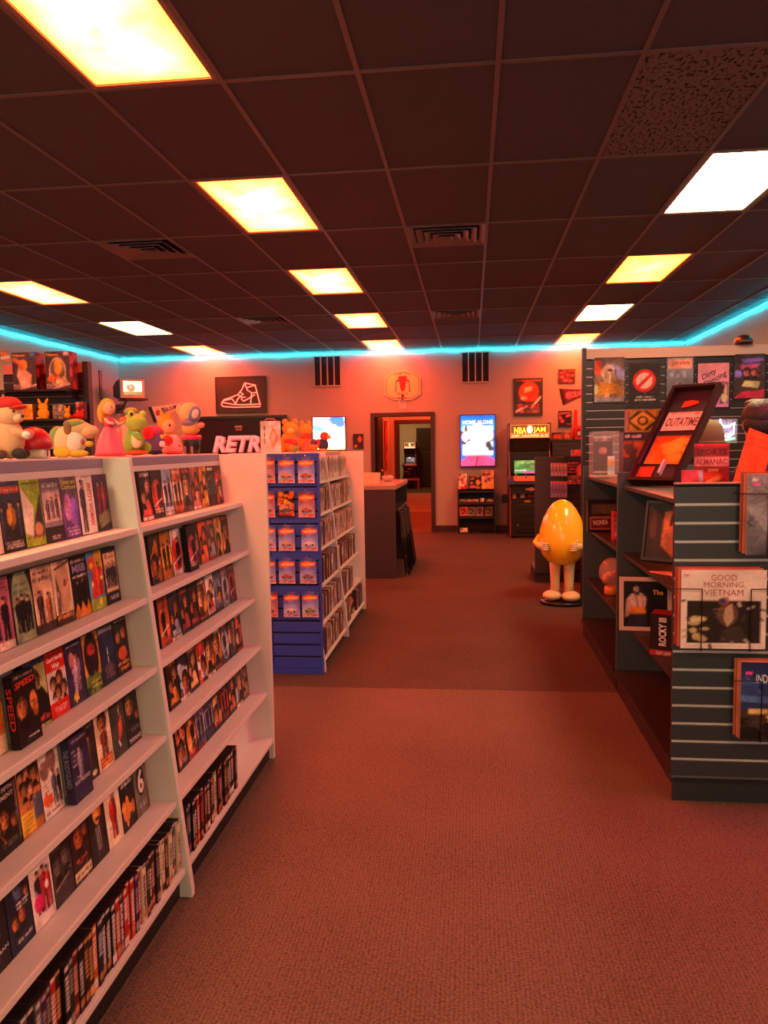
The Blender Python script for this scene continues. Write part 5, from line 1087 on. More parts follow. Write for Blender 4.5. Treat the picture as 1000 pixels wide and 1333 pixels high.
boxed(58, 457, 91.5, 505, 7.3, 2.0665, .16, '#4a4644', [('e',.5,.55,.34,.38,'#c8c4a8'),('e',.5,.55,.29,.34,'#6a6a50'),('e',.52,.42,.16,.2,'#e0c030'),('b','#d87a40',5,4,.1,(.2,.65,.6,.85)),('b','#d8d090',6,6,.09,(.5,.6,.85,.9)),('r',.76,.02,.98,.12,'#c8d0d8'),('s',.3,.97,1,.85,'#d8d0c8',.02),('t',.05,.84,.3,.95,'#c8c0b8',3),('n',.1)], 'grey toy box with yellow figure in pale ring on the black wall rack', grp=gb, right=rs, titles=[('#e8c83a', [('Pokemon', .3, .08, .5, .07)])])
boxed(27, 527, 43, 547, 7.35, 1.7765, .08, '#e0c040', [('e',.5,.5,.3,.3,'#c89a2c'),('r',.1,.05,.9,.12,'#f0e0a0'),('n',.08)], 'small yellow box on the second shelf of the black wall rack', side='#b88a2c', grp='small goods on the black wall rack', res=(12, 14))
boxed(68, 527, 84, 546, 7.42, 1.7765, .06, '#7a8070', [('b','#b8c0a8',6,3,.13),('e',.6,.3,.14,.14,'#c8c8d0'),('n',.15)], 'grey-green clear packed figure on the black wall rack', side='#5a6054', grp='small goods on the black wall rack', res=(12, 14))
boxed(98, 524, 110, 546, 7.42, 1.7765, .06, '#6a2024', [('b','#c86a5c',6,3,.15),('r',.1,.0,.5,.15,'#c8c0c0'),('n',.15)], 'dark red packed figure at the shelf end of the black wall rack', side='#4a1418', grp='small goods on the black wall rack', res=(10, 14))
k = 7.4/FPX
def rk(u, z=1.7765, y=7.36): p_ = P(u, 546, y=y); return Vector((p_.x, y, z))
toy('yellow_figurine', 'large yellow rabbit-shaped figurine on the black wall rack', rk(57), k, 0, [('body', '#e0c428', (0,0,8), (8,6,8)), ('head', '#e4c92c', (0,0,17), (6.5,6,5.5)), ('ear', '#e4c92c', (-5,0,24), (2,1.5,5), -.4), ('ear', '#e4c92c', (5,0,24), (2,1.5,5), .4), ('foot', '#d8b824', (-5,-3,1.6), (4,4,1.6)), ('foot', '#d8b824', (5,-3,1.6), (4,4,1.6))], 'figurines on the black wall rack', 'figurine')
toy('yellow_figurine', 'small yellow figurine beside the red ball on the black wall rack', rk(88), k, 0, [('body', '#dcb42c', (0,0,5), (4.5,4,5)), ('head', '#e0bc34', (0,0,11.5), (4,3.5,3.5)), ('ear', '#e0bc34', (-3,0,15.5), (1.2,1,2.5)), ('ear', '#e0bc34', (3,0,15.5), (1.2,1,2.5))], 'figurines on the black wall rack', 'figurine')
toy('red_figurine', 'red rounded figurine lying on the black wall rack', rk(102, y=7.32), k, 0, [('body', '#c81c1c', (0,0,4), (7,5,4.2)), ('crest', '#c81c1c', (4,0,7), (3,3,3.5)), ('tail', '#b01818', (-8,0,2.5), (4,2,1.8))], 'figurines on the black wall rack', 'figurine')
for i, (u, c, nm) in enumerate(((58, '#a89c94', 'grey'), (66, '#7a6c68', 'brown'), (74, '#c0b4ac', 'pale'), (82, '#6a5c60', 'dark'))):
    boxed(u, 561, u+7, 577, 7.4, 1.4915, .05, c, [('b','#3a3034',4,i,.2),('n',.15)], nm+' blister pack on the third shelf of the black wall rack', name='blister_pack', cat='pack', side=c, grp='blister packs on the black wall rack', res=(8, 10))
for i, (u, c, nm) in enumerate(((62, '#c8c0b4', 'white'), (72, '#b8aca0', 'beige'), (108, '#8a7c78', 'grey'))):
    boxed(u, 588, u+9, 596, 7.4, 1.2015, .05, c, [('t',.1,.3,.9,.7,'#4a4040',2,i),('n',.1)], nm+' low carton on the fourth shelf of the black wall rack', name='small_carton', cat='box', side=c, grp='low cartons on the black wall rack', res=(10, 8))
# prints on the left wall
def lwall(u0, v0, u1, v1, label, bg, ops):
    a = P(u0, v0, x=XL+.012); b_ = P(u1, v1, x=XL+.012)
    o = link('wall_print', print_mesh('wall_print', abs(b_.y-a.y), a.z-b_.z, .01, canvas(14, 20, bg, ops), '#1a1416'), None, (XL+.011, (a.y+b_.y)/2, b_.z), math.pi/2)
    tag(o, label, 'poster')
lwall(129, 482, 134, 520, 'narrow dark framed print on the wall past the black wall rack', '#4a3038', [('r',.1,.05,.9,.95,'#8a5a68'),('n',.1)])
lwall(0, 455, 13, 471, 'orange and white banner on the wall behind the boxed toys', '#d87a40', [('s',0,.8,1,.5,'#f0dcc8',.12),('s',0,.2,1,.0,'#b85a30',.08),('n',.06)])
# ================================================================== poster wall of black slats
PX0, PX1, PY = 1.02, 3.44, 7.46
pw = thing('poster_wall', 'tall black slatted partition hung with film posters', 'partition', (PX0, PY, 0))
L_ = PX1-PX0
slat_board(pw, .035, L_, 0, .3, 2.228, .0762, mat('#1d1717', .4), mat('#b8a8a4', .3, .7), insert_h=.007)
BX(.035, L_, -.01, .03, 2.229, 2.32).build('header_band', mat('#c8aca0', .6), pw)
BX(0, .034, -.03, .05, 0, 2.33).build('edge_post', mat('#1e1618', .45), pw); BX(.035, L_, -.002, .04, 0, .299).build('kick_board', M_BLACK, pw)
def sleeve(u0, v0, u1, v1, label, bg, ops, titles=(), res=(36, 52)):
    a = P(u0, v0, y=PY-.02); b_ = P(u1, v1, y=PY-.02); W2, H2 = b_.x-a.x, a.z-b_.z
    t = thing('film_poster', label, 'poster', ((a.x+b_.x)/2, PY-.001, b_.z), 0, 'film posters on the black slatted partition')
    m = .014
    BX(-W2/2-m, W2/2+m, -.008, 0, -m, H2+m).build('backing_board', mat('#171214', .4), t)
    pr_ = link('print', print_mesh('print', W2, H2, .002, canvas(*res, bg, ops).detail(len(label), 60), bg, material=attr_mat(.3, 0, .8)), t, (0, -.0105, 0))
    rv = MB()
    for s in (-1, 1):
        for j in range(5): rv.ball((s*(W2/2+.007), -.009, H2*(.1+.2*j)), .004, 6, 4)
    rv.build('rivets', mat('#a89c9c', .3, 1), t)
    for c, ls in titles: lettering(pr_, [(l[0], (l[1]-.5)*W2, (1-l[2])*H2, l[3]*W2, l[4]*H2, *l[5:]) for l in ls], c)
sleeve(774.5, 465.5, 813, 522.5, 'painted adventure poster with orange and blue swirls', '#9a7c6a', [('g','#5c4a48','#a87a50'),('r',.0,.08,.24,.38,'#d84a24'),('b','#7a7aa8',6,2,.14,(.5,.2,1,.5)),('e',.45,.35,.22,.18,'#cfa890'),('f',.52,.28,.62,'#c8a082','#dcb898',.2),('p',[(.1,.85),(.2,.55),(.8,.6),(.9,.8)],'#c8822c'),('e',.06,.72,.07,.12,'#d8d890'),('r',0,.9,1,1,'#8a8494'),('n',.14)])
sleeve(819.5, 473, 859, 527, 'black poster with a red slashed ring', '#2c2524', [('e',.5,.42,.36,.26,'#c8241e'),('e',.5,.42,.26,.185,'#e0b4a8'),('s',.28,.58,.72,.28,'#c8241e',.045),('t',.25,.78,.8,.81,'#d8d0c8',1),('t',.2,.84,.85,.88,'#e0d0c8',1),('n',.05)])
sleeve(869, 466, 902.5, 516, 'grey sea poster with red title on a pale top band', '#7a7c88', [('g','#8a8c98','#5c5e6c'),('r',.06,.04,.94,.28,'#dc9a88'),('p',[(.3,1),(.38,.72),(.5,.62),(.62,.72),(.7,1)],'#4a4c58'),('b','#9c9eac',4,6,.07,(.2,.3,.8,.5)),('n',.06)], [('#b8281e', [('JAWS', .52, .15, .68, .11)])])
sleeve(909.5, 473, 949, 529.5, 'pink poster with black scrawled title and a dancing couple', '#d88aa8', [('g','#dc9098','#d080b8'),('f',.78,.42,.5,'#2a1a28','#b87868',.08),('f',.9,.44,.48,'#d8a8a0','#c88878',.07),('e',.84,.78,.1,.1,'#d8c8a0'),('n',.04)], [('#4a2a44', [('Dirty', .36, .26, .5, .16, .5, .3), ('Dancing', .56, .37, .8, .17, .5, .3)])])
sleeve(957.5, 461, 995.5, 517.5, 'dark poster with purple sky, embracing pair and red foot', '#3a3034', [('p',[(.2,.12),(.9,.1),(1,.16),(.3,.22)],'#7a5ac0'),('p',[(.18,.25),(.85,.22),(.7,.34),(.25,.36)],'#b04a7c'),('e',.12,.45,.14,.08,'#7a68c8'),('h',.42,.42,.14,'#d8786a'),('h',.66,.42,.13,'#c8685c'),('p',[(.25,.72),(.35,.6),(.85,.63),(.78,.78)],'#d8cc90'),('p',[(0,1),(.25,.85),(1,.8),(1,1)],'#c02a48'),('n',.12)])
# small neon light hooked on the slats
p = P(947, 560, y=PY-.06); t = thing('neon_light', 'small glowing white and purple neon light on the slatted partition', 'neon light', (p.x, PY-.001, p.z)); k = 7.4/FPX
BX(-14*k, 14*k, -.012, 0, -16*k, 14*k).build('backplate', glass_mat('#d0c8d8', .1, .2), t)
MB().tube([(-10*k, -.04, 4*k), (-8*k, -.04, 13*k), (-5*k, -.04, 4*k), (3*k, -.04, 5*k), (9*k, -.04, 9*k), (8*k, -.04, -4*k), (2*k, -.04, -8*k), (-6*k, -.04, -6*k)], 1.5*k, 8, True).build('neon_outline', emit((.9, .75, 1.0), 6), t, smooth=True)
MB().tube([(-11*k, -.05, 9*k), (-11*k, -.05, -2*k), (-4*k, -.05, -3*k)], 1.3*k, 8).build('neon_purple', emit((.6, .05, 1.0), 6), t, smooth=True)
MB().tube([(-8*k, -.04, -11*k), (0, -.04, -12*k), (10*k, -.04, -10*k)], 1.2*k, 8).build('neon_green', emit((.15, 1.0, .25), 4), t, smooth=True)
p = P(968, 447, y=PY+.0); t = thing('toy_helmet', 'small dark helmet on top of the slatted partition', 'helmet', (p.x, PY, 2.3205))
MB().lathe([(.075, 0), (.08, .02), (.072, .055), (.045, .08), (.01, .09)], n=18).build('shell', mat('#2a1e20', .3), t, smooth=True); BX(-.05, .05, -.1, -.05, .015, .03).build('peak', mat('#5a4a4a', .4), t, bevel=.004)

# ================================================================== black gondola with shelves facing the aisle
GXF, GXB = .865, 1.245
M_TEAL = mat('#3c4648', .45); M_SH = mat('#2a1d1e', .4)
gd = thing('gondola_shelf', 'black gondola shelving with teal-grey uprights along the carpet aisle', 'shelf', (1.25, 4.6, 0))
def sg(m): return shx(m, -1.25, -4.6)
for y in (4.625, 6.02): sg(BX(.838, 1.68, y, y+.03, .12, 1.285)).build('upright_panel', M_TEAL, gd, bevel=.002)
for y0, y1 in ((3.195, 4.622), (4.658, 6.017)):
    for z in (1.21, .822, .437):
        s_ = sg(BX(GXF, GXB-.002, y0, y1, z-.022, z)).build('shelf_board', M_SH, gd, bevel=.003)
        for yy in (y0+.06, y1-.06): sg(MB().prism([(GXB-.003, z-.023), (GXB-.003, z-.09), (GXF+.05, z-.023)], yy-.003, yy+.003, 'y')).build('shelf_bracket', mat('#1a1416', .4), s_)
    sg(BX(.822, GXB-.002, y0, y1, .10, .125)).build('base_deck', M_SH, gd)
    sg(BX(.84, .86, y0, y1, 0, .099)).build('kick_board', mat('#2a1a1c', .5), gd)
    sg(BX(GXB, GXB+.02, y0, y1, 0.02, 1.185)).build('back_panel', mat('#191315', .6), gd)
    sg(BX(GXB, 1.68, y0, y1, 1.188, 1.21)).build('top_board', M_SH, gd)
# end display facing the entrance
ec = thing('end_display', 'dark slatted end display with white grooves holding laser discs', 'display panel', (1.255, 3.157, 0))
slat_board(ec, -.465, .465, 0, .118, 1.288, .0728, mat('#2b3335', .38), mat('#c6c0c0', .35, .2), th=.02, insert_h=.0115)
BX(-.452, .452, .03, .038, 0, .117).build('kick_board', mat('#262a2c', .45), ec); BX(-.465, .465, .0, .03, .1085, .1175).build('bottom_edge', mat('#4a5254', .4), ec)
BX(-.465, .465, -.001, .028, 1.2885, 1.294).build('top_edge', mat('#b07868', .5), ec)
def holder(x0, x1, z0, z1, y0):
    m = mat('#141214', .35, .5)
    zt = z0+.235*(z1-z0)/.305
    for xa, x in ((x0-.03, x0+.075), (x1+.012, x1-.06)):
        MB().tube([(x, .01, z0-.012), (x, y0-.008, z0-.008), (x, y0-.0105, zt), (x, y0-.0105, zt+.0005), (xa, y0-.0105, zt+.001), (xa, .0, zt+.003)], .0022, 6).build('wire_holder', m, ec)
def laser(x0, z0, n, label, bg, ops, titles, behind, res=(64, 64)):
    for i in range(n):
        yy = 3.157-.022-.011*i
        last = i == n-1
        cv_ = canvas(*res, bg, ops).detail(n+len(label), 60) if last else canvas(6, 6, behind[i % len(behind)][1], [('n', .1)])
        dx = 0 if last else -.008*(n-1-i)-.002; dz = 0 if last else .005*(n-1-i)
        o = link('laser_disc', print_mesh('laser_disc', .316, .308, .006, cv_, behind[i % len(behind)][1] if not last else '#c8a098', material=attr_mat(.25, 0, .5)), None, (x0+.158+dx, yy-.006, z0+dz))
        tag(o, label if last else '%s laser disc sleeve tucked behind %s' % (behind[i % len(behind)][0], label.split(' with')[0].replace(' sleeve', '').replace('laser disc', 'disc')), 'laser disc', 'laser discs on the end display')
        if last:
            for c, ls in titles: lettering(o, [(l[0], (l[1]-.5)*.316, (1-l[2])*.308, l[3]*.316, l[4]*.308, *l[5:]) for l in ls], c, bold=l[7] if len(ls[0]) > 7 else .0)
laser(.806, .651, 3, 'cream laser disc sleeve with red title over a dark photo', '#e2cfc4', [('r',.08,.39,.93,.92,'#2a2321'),('e',.55,.56,.12,.14,'#5c4438'),('p',[(.52,.48),(.6,.42),(.62,.62),(.55,.72),(.5,.6)],'#b09078'),('p',[(.45,.92),(.5,.75),(.7,.7),(.8,.92)],'#3c322c'),('b','#b8a070',9,3,.05,(.1,.6,.32,.9)),('p',[(.1,.62),(.28,.6),(.28,.64),(.1,.66)],'#d8c8a0'),('e',.5,.395,.065,.045,'#8a4a4c'),('e',.5,.395,.045,.03,'#3a3c68'),('r',.25,.388,.43,.394,'#8a4040'),('r',.57,.388,.75,.394,'#8a4040'),('r',.04,.06,.1,.085,'#e0449c'),('t',.06,.95,.95,.965,'#c8a898',1),('n',.03)], [('#b24444', [('GOOD', .5, .095, .3, .078), ('MORNING,', .51, .19, .49, .078), ('VIETNAM', .5, .285, .46, .078)])], [('red', '#b83a2c'), ('salmon', '#c87058')])
laser(1.043, 1.017, 3, 'grey laser disc sleeve with red and white corner marks', '#6f6a70', [('g','#7c7478','#5a5a62'),('p',[(.0,.4),(.6,.2),(1,.3),(1,.7),(.3,.8)],'#8c888e'),('r',.06,.05,.13,.09,'#d8c8c0'),('r',.06,.11,.15,.14,'#e0449c'),('p',[(.25,.1),(.9,.04),(.9,.12),(.3,.16)],'#b8302c'),('e',.6,.45,.2,.25,'#a09a9c'),('n',.12)], [], [('rust', '#a84c34'), ('salmon', '#c87058')])
laser(1.035, .291, 3, 'dark blue night-sky laser disc sleeve with tall white title', '#26345c', [('g','#1c2444','#3a5288',0,.5),('e',.3,.38,.6,.14,'#4a66a0'),('e',.3,.36,.5,.08,'#2c3f70'),('r',0,.62,1,1,'#3c3028'),('r',.1,.6,1,.66,'#c8a868'),('b','#d8b060',8,3,.05,(.2,.65,.9,.85)),('b','#1c1a1a',8,6,.1,(0,.7,.5,1)),('r',.06,.13,.14,.16,'#e0449c'),('n',.1)], [('#e8e4e4', [('INDEPENDENCE DAY', .56, .21, .76, .11)])], [('orange', '#b85c3c'), ('salmon', '#c87058')])
holder(.806-1.255, 1.122-1.255, .651, .956, -.05); holder(1.043-1.255, 1.359-1.255, 1.017, 1.322, -.05); holder(1.035-1.255, 1.351-1.255, .291, .596, -.05)

# ------------------------------------------------------------------ licence plate shadow box leaning on the top shelf
FW, FH = .301, .698; fr_a = math.radians(-47); ln = math.radians(39)
bl = Vector((.882, 4.565, 1.2365)); dr_ = Vector((math.cos(fr_a), math.sin(fr_a), 0))
t = tag(link('shadow_box', None, None, bl+dr_*(FW/2)), 'tilted dark shadow box framing a licence plate', 'picture frame'); t.rotation_euler = (-ln, 0, fr_a)
MFm = mat('#2c1416', .3)
for a in ((-FW/2, FW/2, -.02, .035, 0, .022), (-FW/2, FW/2, -.02, .035, FH-.022, FH), (-FW/2, -FW/2+.022, -.02, .035, .022, FH-.022), (FW/2-.022, FW/2, -.02, .035, .022, FH-.022)): BX(*a).build('frame', MFm, t, bevel=.003)
BX(-FW/2+.022, FW/2-.022, .02, .03, .022, FH-.022).build('mat_board', mat('#2a1618', .6), t)
pl = link('licence_plate', print_mesh('licence_plate', .225, .135, .004, canvas(30, 18, '#e0a090', [('r',.1,.05,.25,.12,'#b83828'),('r',.75,.05,.9,.14,'#b83828'),('t',.3,.06,.7,.12,'#b83828',1),('r',.12,.93,.2,.97,'#a83020'),('r',.8,.93,.88,.97,'#a83020')]), '#b07868', material=attr_mat(.3, 0, .6)), t, (0, .012, .375))
lettering(pl, [('OUTATIME', 0, .062, .2, .064)], '#4a1414', bold=.02)
link('film_still', print_mesh('film_still', .232, .2, .004, canvas(24, 18, '#c84a1c', [('g','#b83c18','#d86a20'),('b','#d88a2c',6,3,.2,(.4,.2,.9,.8)),('n',.06)]), '#8a3018', material=attr_mat(.25, 0, 1)), t, (0, .012, .135))
MB().prism([(-.045, .595), (-.05, .545), (.0, .555), (.05, .575), (.045, .59), (.0, .6)], .014, .018, 'y').build('badge', mat('#c03818', .4), t)
link('caption_card', print_mesh('caption_card', .1, .075, .003, canvas(6, 6, '#c8331c', [('n', .08)]), '#a02818'), t, (-.08, .012, .04))
MB().tube([(0, .034, .40), (0, .39, .30)], .007, 6).build('easel_strut', mat('#241416', .5), t)
BX(.05, .062, -.05, -.022, .03, .12).build('stand_clip', mat('#c8b8b4', .3), t)

# ------------------------------------------------------------------ goods on the gondola
def onshelf(u0, v0, u1, v1, y, z, d, bg, ops, label, **kw): return boxed(u0, v0, u1, v1, y, z+.0012, d, bg, ops, label, **kw)
gt = 'collectables on the top shelf of the gondola'
def clear_case(u0, v0, u1, v1, y, z, label):
    a = P(u0, v0, y=y); b_ = P(u1, v1, y=y); W2, H2 = b_.x-a.x, a.z-z
    t = thing('display_case', label, 'display case', ((a.x+b_.x)/2, y, z+.001), 0, gt)
    BX(-W2/2, W2/2, 0, .15, 0, .012).build('case_base', mat('#c89890', .4), t)
    link('card_back', print_mesh('card_back', W2*.72, H2*.9, .004, canvas(16, 28, '#211a1c', [('r',.05,.06,.95,.1,'#d8c8c4'),('t',.1,.12,.9,.17,'#c8a8a4',1),('e',.5,.4,.2,.08,'#b0685c'),('r',.05,.9,.95,.93,'#c8c0bc'),('n',.06)]), '#181214'), t, (0, .12, .0125))
    link('film_card', print_mesh('film_card', W2*.26, H2*.42, .003, canvas(8, 12, '#b8c0b8', [('r',0,.0,1,.2,'#d8d8d0'),('r',0,.2,1,.5,'#d89a3a'),('r',0,.5,1,.75,'#9ab0b0'),('n',.06)]), '#1c1618'), t, (W2*.24, .04, .0125))
    BX(-W2/2, W2/2, .0, .15, .0122, H2).build('cover', glass_mat('#f8e8e8', .06, .16), t, bevel=.003)
clear_case(771, 562, 806, 620, 5.75, 1.21, 'clear display case with black card on the gondola shelf end')
o = onshelf(812, 558, 846, 622, 5.05, 1.21, .14, '#5a4644', [('r',.02,.02,.72,.16,'#1c1618'),('t',.06,.06,.68,.12,'#d8c0bc',1),('r',.0,.2,1,.5,'#c85a28'),('b','#6a4a40',5,3,.12,(.1,.25,.5,.5)),('n',.07)], 'brown and orange collectable box beside the clear case', grp=gt, side='#4a3634')
zt_ = 1.21+P(812, 558, y=5.05).z-P(812, 622, y=5.05).z+.002
onshelf(817, 528, 857, 557, 5.08, zt_, .09, '#c0942c', [('r',.06,.08,.94,.92,'#3a2418'),('p',[(.5,.1),(.9,.5),(.5,.9),(.1,.5)],'#d0a030'),('e',.5,.5,.17,.2,'#3a2418'),('e',.5,.5,.1,.12,'#caa03a'),('p',[(.08,.1),(.35,.1),(.08,.4)],'#c0942c'),('p',[(.92,.1),(.65,.1),(.92,.4)],'#c0942c'),('p',[(.08,.9),(.35,.9),(.08,.6)],'#c0942c'),('p',[(.92,.9),(.65,.9),(.92,.6)],'#c0942c'),('n',.06)], 'golden ornamented puzzle box on the brown collectable box', grp=gt, side='#8a5a2c', res=(24, 20))
onshelf(905, 566, 948, 628, 3.95, 1.21, .05, '#8a1f24', [('r',.0,.0,1,.06,'#c02c38'),('r',.03,.28,.97,.47,'#c88a84'),('e',.5,.68,.32,.1,'#c8401c'),('p',[(.3,.8),(.7,.65),(.75,.75)],'#d89a4a'),('n',.08)], 'maroon sports almanac book standing behind the end display', name='almanac_book', cat='book', grp=gt, rz=-.25, titles=[('#3a0e12', [('SPORTS', .5, .17, .86, .12)]), ('#9a2c30', [('ALMANAC', .5, .375, .9, .13)]), ('#e0a030', [('2000', .55, .55, .3, .06)])])
onshelf(888, 600, 915, 634, 3.6, 1.21, .02, '#c83a48', [('p',[(.25,.0),(.8,.0),(1,.5),(.85,1),(0,1),(0,.5)],'#d8485a'),('p',[(.75,.05),(.9,.05),(1,.4),(.85,.45)],'#a8b8d8'),('n',.06)], 'pink-red folded card standing beside the sports book', name='folded_card', cat='card', grp=gt, side='#8a2028', rz=-.2, res=(14, 16))
onshelf(918, 616, 950, 632, 3.5, 1.21, .06, '#2a2426', [('r',.05,.2,.4,.95,'#c8861c'),('r',.62,.1,.85,1,'#d87868'),('n',.1)], 'small black and orange box below the sports book', name='small_box', grp=gt, side='#8a6a60', res=(16, 10))
a = P(954, 630, y=3.55); b_ = P(997, 561, y=3.55)
o = link('orange_ticket', print_mesh('orange_ticket', .118, .29, .003, canvas(18, 40, '#dc5a14', [('r',.1,.03,.9,.045,'#8a2a10'),('t',.15,.12,.9,.26,'#a83a14',2),('s',.45,.4,.45,.6,'#a83a14',.02),('s',.6,.4,.6,.6,'#a83a14',.02),('t',.12,.72,.88,.88,'#8a2a10',3),('n',.05)]), '#b04410'), None, (P(970, 630, y=3.55).x, 3.55, 1.2365)); o.rotation_euler = (-.35, .38, 0)
tag(o, 'tall orange card ticket leaning behind the laser discs', 'ticket')
a = P(926, 575, y=4.95)
t = thing('hat_stand', 'dark hat block behind the sports book', 'stand', (a.x, 5.0, 1.2115)); MB().lathe([(.06, 0), (.06, .012), (.02, .02), (.02, .19), (.06, .215), (.05, .23)], n=18).build('block', mat('#3a2a2a', .5), t, smooth=True); MB().lathe([(.061, .001), (.061, .011)], n=18).build('foot_ring', mat('#241a1a', .5), t)
t = thing('khaki_hat', 'khaki green felt hat resting on the hat block', 'hat', (a.x, 5.0, 1.2115+.232))
MB().lathe([(.088, 0), (.092, .012), (.09, .05), (.078, .105), (.05, .138), (.01, .146)], n=24).build('crown', mat('#7d7a56', .9, bump=.3, bscale=150), t, smooth=True)
MB().lathe([(.1, -.0005), (.102, .004), (.098, .012), (.09, .014)], n=24).build('brim', mat('#6a6848', .9), t, smooth=True)
# dark-haired display bust
a = P(984, 560, y=4.2); t = thing('display_bust', 'dark-haired display bust in dark clothes beside the orange ticket', 'bust', (a.x+.03, 4.2, 1.2115), math.radians(160)); SK = mat('#c08a6c', .5)
MB().lathe([(.11, 0), (.13, .02), (.14, .07), (.11, .12), (.06, .15), (.052, .2), (.05, .22)], n=20, sy=.62).build('shoulders', mat('#2a2426', .7), t, smooth=True)
hd = MB().lathe([(.05, .17), (.05, .215), (.062, .235), (.075, .26), (.083, .31), (.083, .35), (.07, .4), (.03, .425)], n=20, sy=1.15).build('head', SK, t, smooth=True)
MB().prism([(-.09, .345), (-.118, .3), (-.092, .295)], -.011, .011, 'x').build('nose', SK, hd)
for s in (-1, 1):
    MB().ball((s*.03, -.088, .338), (.013, .008, .008), 10, 6).build('eye', mat('#e0d8d0', .3), hd, smooth=True)
    MB().ball((s*.084, .01, .325), (.008, .018, .028), 10, 8).build('ear', SK, hd, smooth=True)
MB().ball((0, -.09, .27), (.025, .008, .007), 10, 6).build('mouth', mat('#a05a50', .5), hd, smooth=True)
MB().ball((0, .022, .37), (.097, .104, .085), 20, 12).ball((0, .06, .33), (.088, .062, .075), 16, 10).ball((.03, -.05, .43), (.06, .05, .03), 12, 8).build('hair', mat('#1f1713', .5, bump=.6, bscale=90), hd, smooth=True)
onshelf(985, 596, 1012, 622, 3.9, 1.21, .05, '#3a1a18', [('b','#b8402c',6,3,.16),('n',.12)], 'dark red picture box between bust and laser disc', name='small_box', grp=gt, side='#5a2a28', res=(12, 12))
# second and third shelves
onshelf(766, 646, 801, 687, 5.7, .822, .1, '#1f1517', [('r',.12,.12,1,.45,'#4a3024'),('r',.14,.16,1,.42,'#5c4630'),('r',.1,.52,1,.9,'#d87878'),('r',.13,.55,.98,.87,'#6a1c20'),('n',.06)], 'dark boxed chocolate bar set with red label on the gondola', name='chocolate_box', side='#181012', titles=[('#e8c8c0', [('WONKA', .45, .7, .56, .16, .08)])], grp='goods on the middle shelf of the gondola')
onshelf(799, 660, 807, 697, 5.2, .822, .08, '#c84048', [('b','#8a1c24',5,3,.2),('t',.1,.2,.9,.8,'#e8b8b0',4),('n',.1)], 'bright pink carton next to the chocolate bar set', name='pink_carton', side='#a83038', grp='goods on the middle shelf of the gondola', res=(8, 14))
a = P(793, 752, y=5.35); t = thing('glass_globe', 'glass globe with red contents on an orange foot', 'globe', (a.x+.02, 5.35, .4385))
MB().lathe([(.045, 0), (.05, .004), (.05, .05), (.042, .056)], n=16).build('foot', mat('#c8702c', .5), t, smooth=True)
MB().ball((0, 0, .15), (.088, .088, .098), 20, 14).build('globe', glass_mat('#f0c8b8', .04, .25), t, smooth=True)
for i in range(9): MB().ball((.045*math.cos(i*2.4), .045*math.sin(i*2.4), .105+.012*(i % 4)), (.024, .022, .02), 8, 6).build('sweet', mat(['#c82420', '#d87850', '#8a3a30'][i % 3], .3), t, smooth=True)
framed('map_frame', 'dark framed treasure map leaning on the middle gondola shelf', 'picture frame', (1.045, .825, .34, .32), '#33292c', [('p',[(.3,.15),(.62,.12),(.9,.2),(.88,.8),(.5,.95),(.28,.75)],'#cf7a4e'),('s',.45,.2,.42,.38,'#3a2018',.03),('e',.72,.5,.12,.13,'#d8603a'),('b','#d8a040',5,3,.07,(.55,.55,.9,.85)),('b','#2c1a16',6,7,.06,(.5,.3,.9,.9)),('e',.12,.4,.06,.25,'#5a3c34'),('n',.1)], y=4.2, rz=math.radians(-38), fw=.014, d=.02, res=(40, 34)).rotation_euler = (-.2, 0, math.radians(-38))
a = P(809, 803, y=4.25); b_ = P(842, 734, y=4.25)
o = framed('photo_frame', 'white framed dark photograph of a figure with orange belt', 'picture frame', (a.x+.135, .439, .27, .29), '#1e1614', [('p',[(.2,.28),(.4,.26),(.52,.36),(.5,.6),(.12,.62),(.08,.4)],'#d8b0ac'),('p',[(.14,.62),(.5,.6),(.54,1),(.1,1)],'#2c2630'),('p',[(.13,.56),(.5,.54),(.51,.7),(.12,.72)],'#d8842c'),('p',[(.08,.4),(.16,.42),(.14,.75),(.04,.8)],'#c89890'),('h',.31,.17,.085,'#d8a898','#1a1210',.9),('s',.28,.3,.34,.55,'#8a6a70',.02),('s',.42,.32,.46,.55,'#a88088',.015),('n',.08)], frame='#d8b0a0', fw=.022, d=.02, y=4.3, res=(34, 36), titles=[('#d8a028', [('The', .74, .24, .2, .09)])])
o.rotation_euler = (-.08, 0, -.1)
a = P(833, 815, y=3.75); rb = print_mesh('boxing_film_box', .15, .2, .11, canvas(20, 28, '#2a1214', [('r',0,.86,1,1,'#a82830'),('t',.2,.89,.8,.97,'#e0b0a8',2),('r',.68,.1,.74,.82,'#6a4a48'),('n',.06)]), '#7a1c22', left=canvas(10, 20, '#4a161a', [('r',0,.84,1,1,'#b83038'),('t',.2,.88,.9,.95,'#e0b0a8',1),('n',.08)]))
o = tag(link('boxing_film_box', rb, None, (a.x+.13, 3.78, .4382), math.radians(-24)), 'black and red boxed film set with tall white upright title', 'box')
lettering(o, [('ROCKY III', -.018, .115, .135, .036, math.pi/2)], '#e8d8d0', bold=.03)
for i, (y, c, nm) in enumerate(((3.62, '#c8505c', 'rosy'), (3.98, '#d87a58', 'coral'))):
    t = thing('felt_shape', nm+' felt pennant lying flat on the middle gondola shelf', 'pennant', (.9, y-.22, .8225), .2*i, 'felt pennants on the gondola shelf')
    MB().prism([(-.02, -.13), (.1, -.09), (.11, .1), (-.01, .15), (.04, .02)], 0, .006, 'z').build('felt', mat(c, .9), t); MB().prism([(.02, -.06), (.06, -.05), (.06, .04), (.03, .05)], .0065, .009, 'z').build('patch', mat('#e0a890', .9), t)
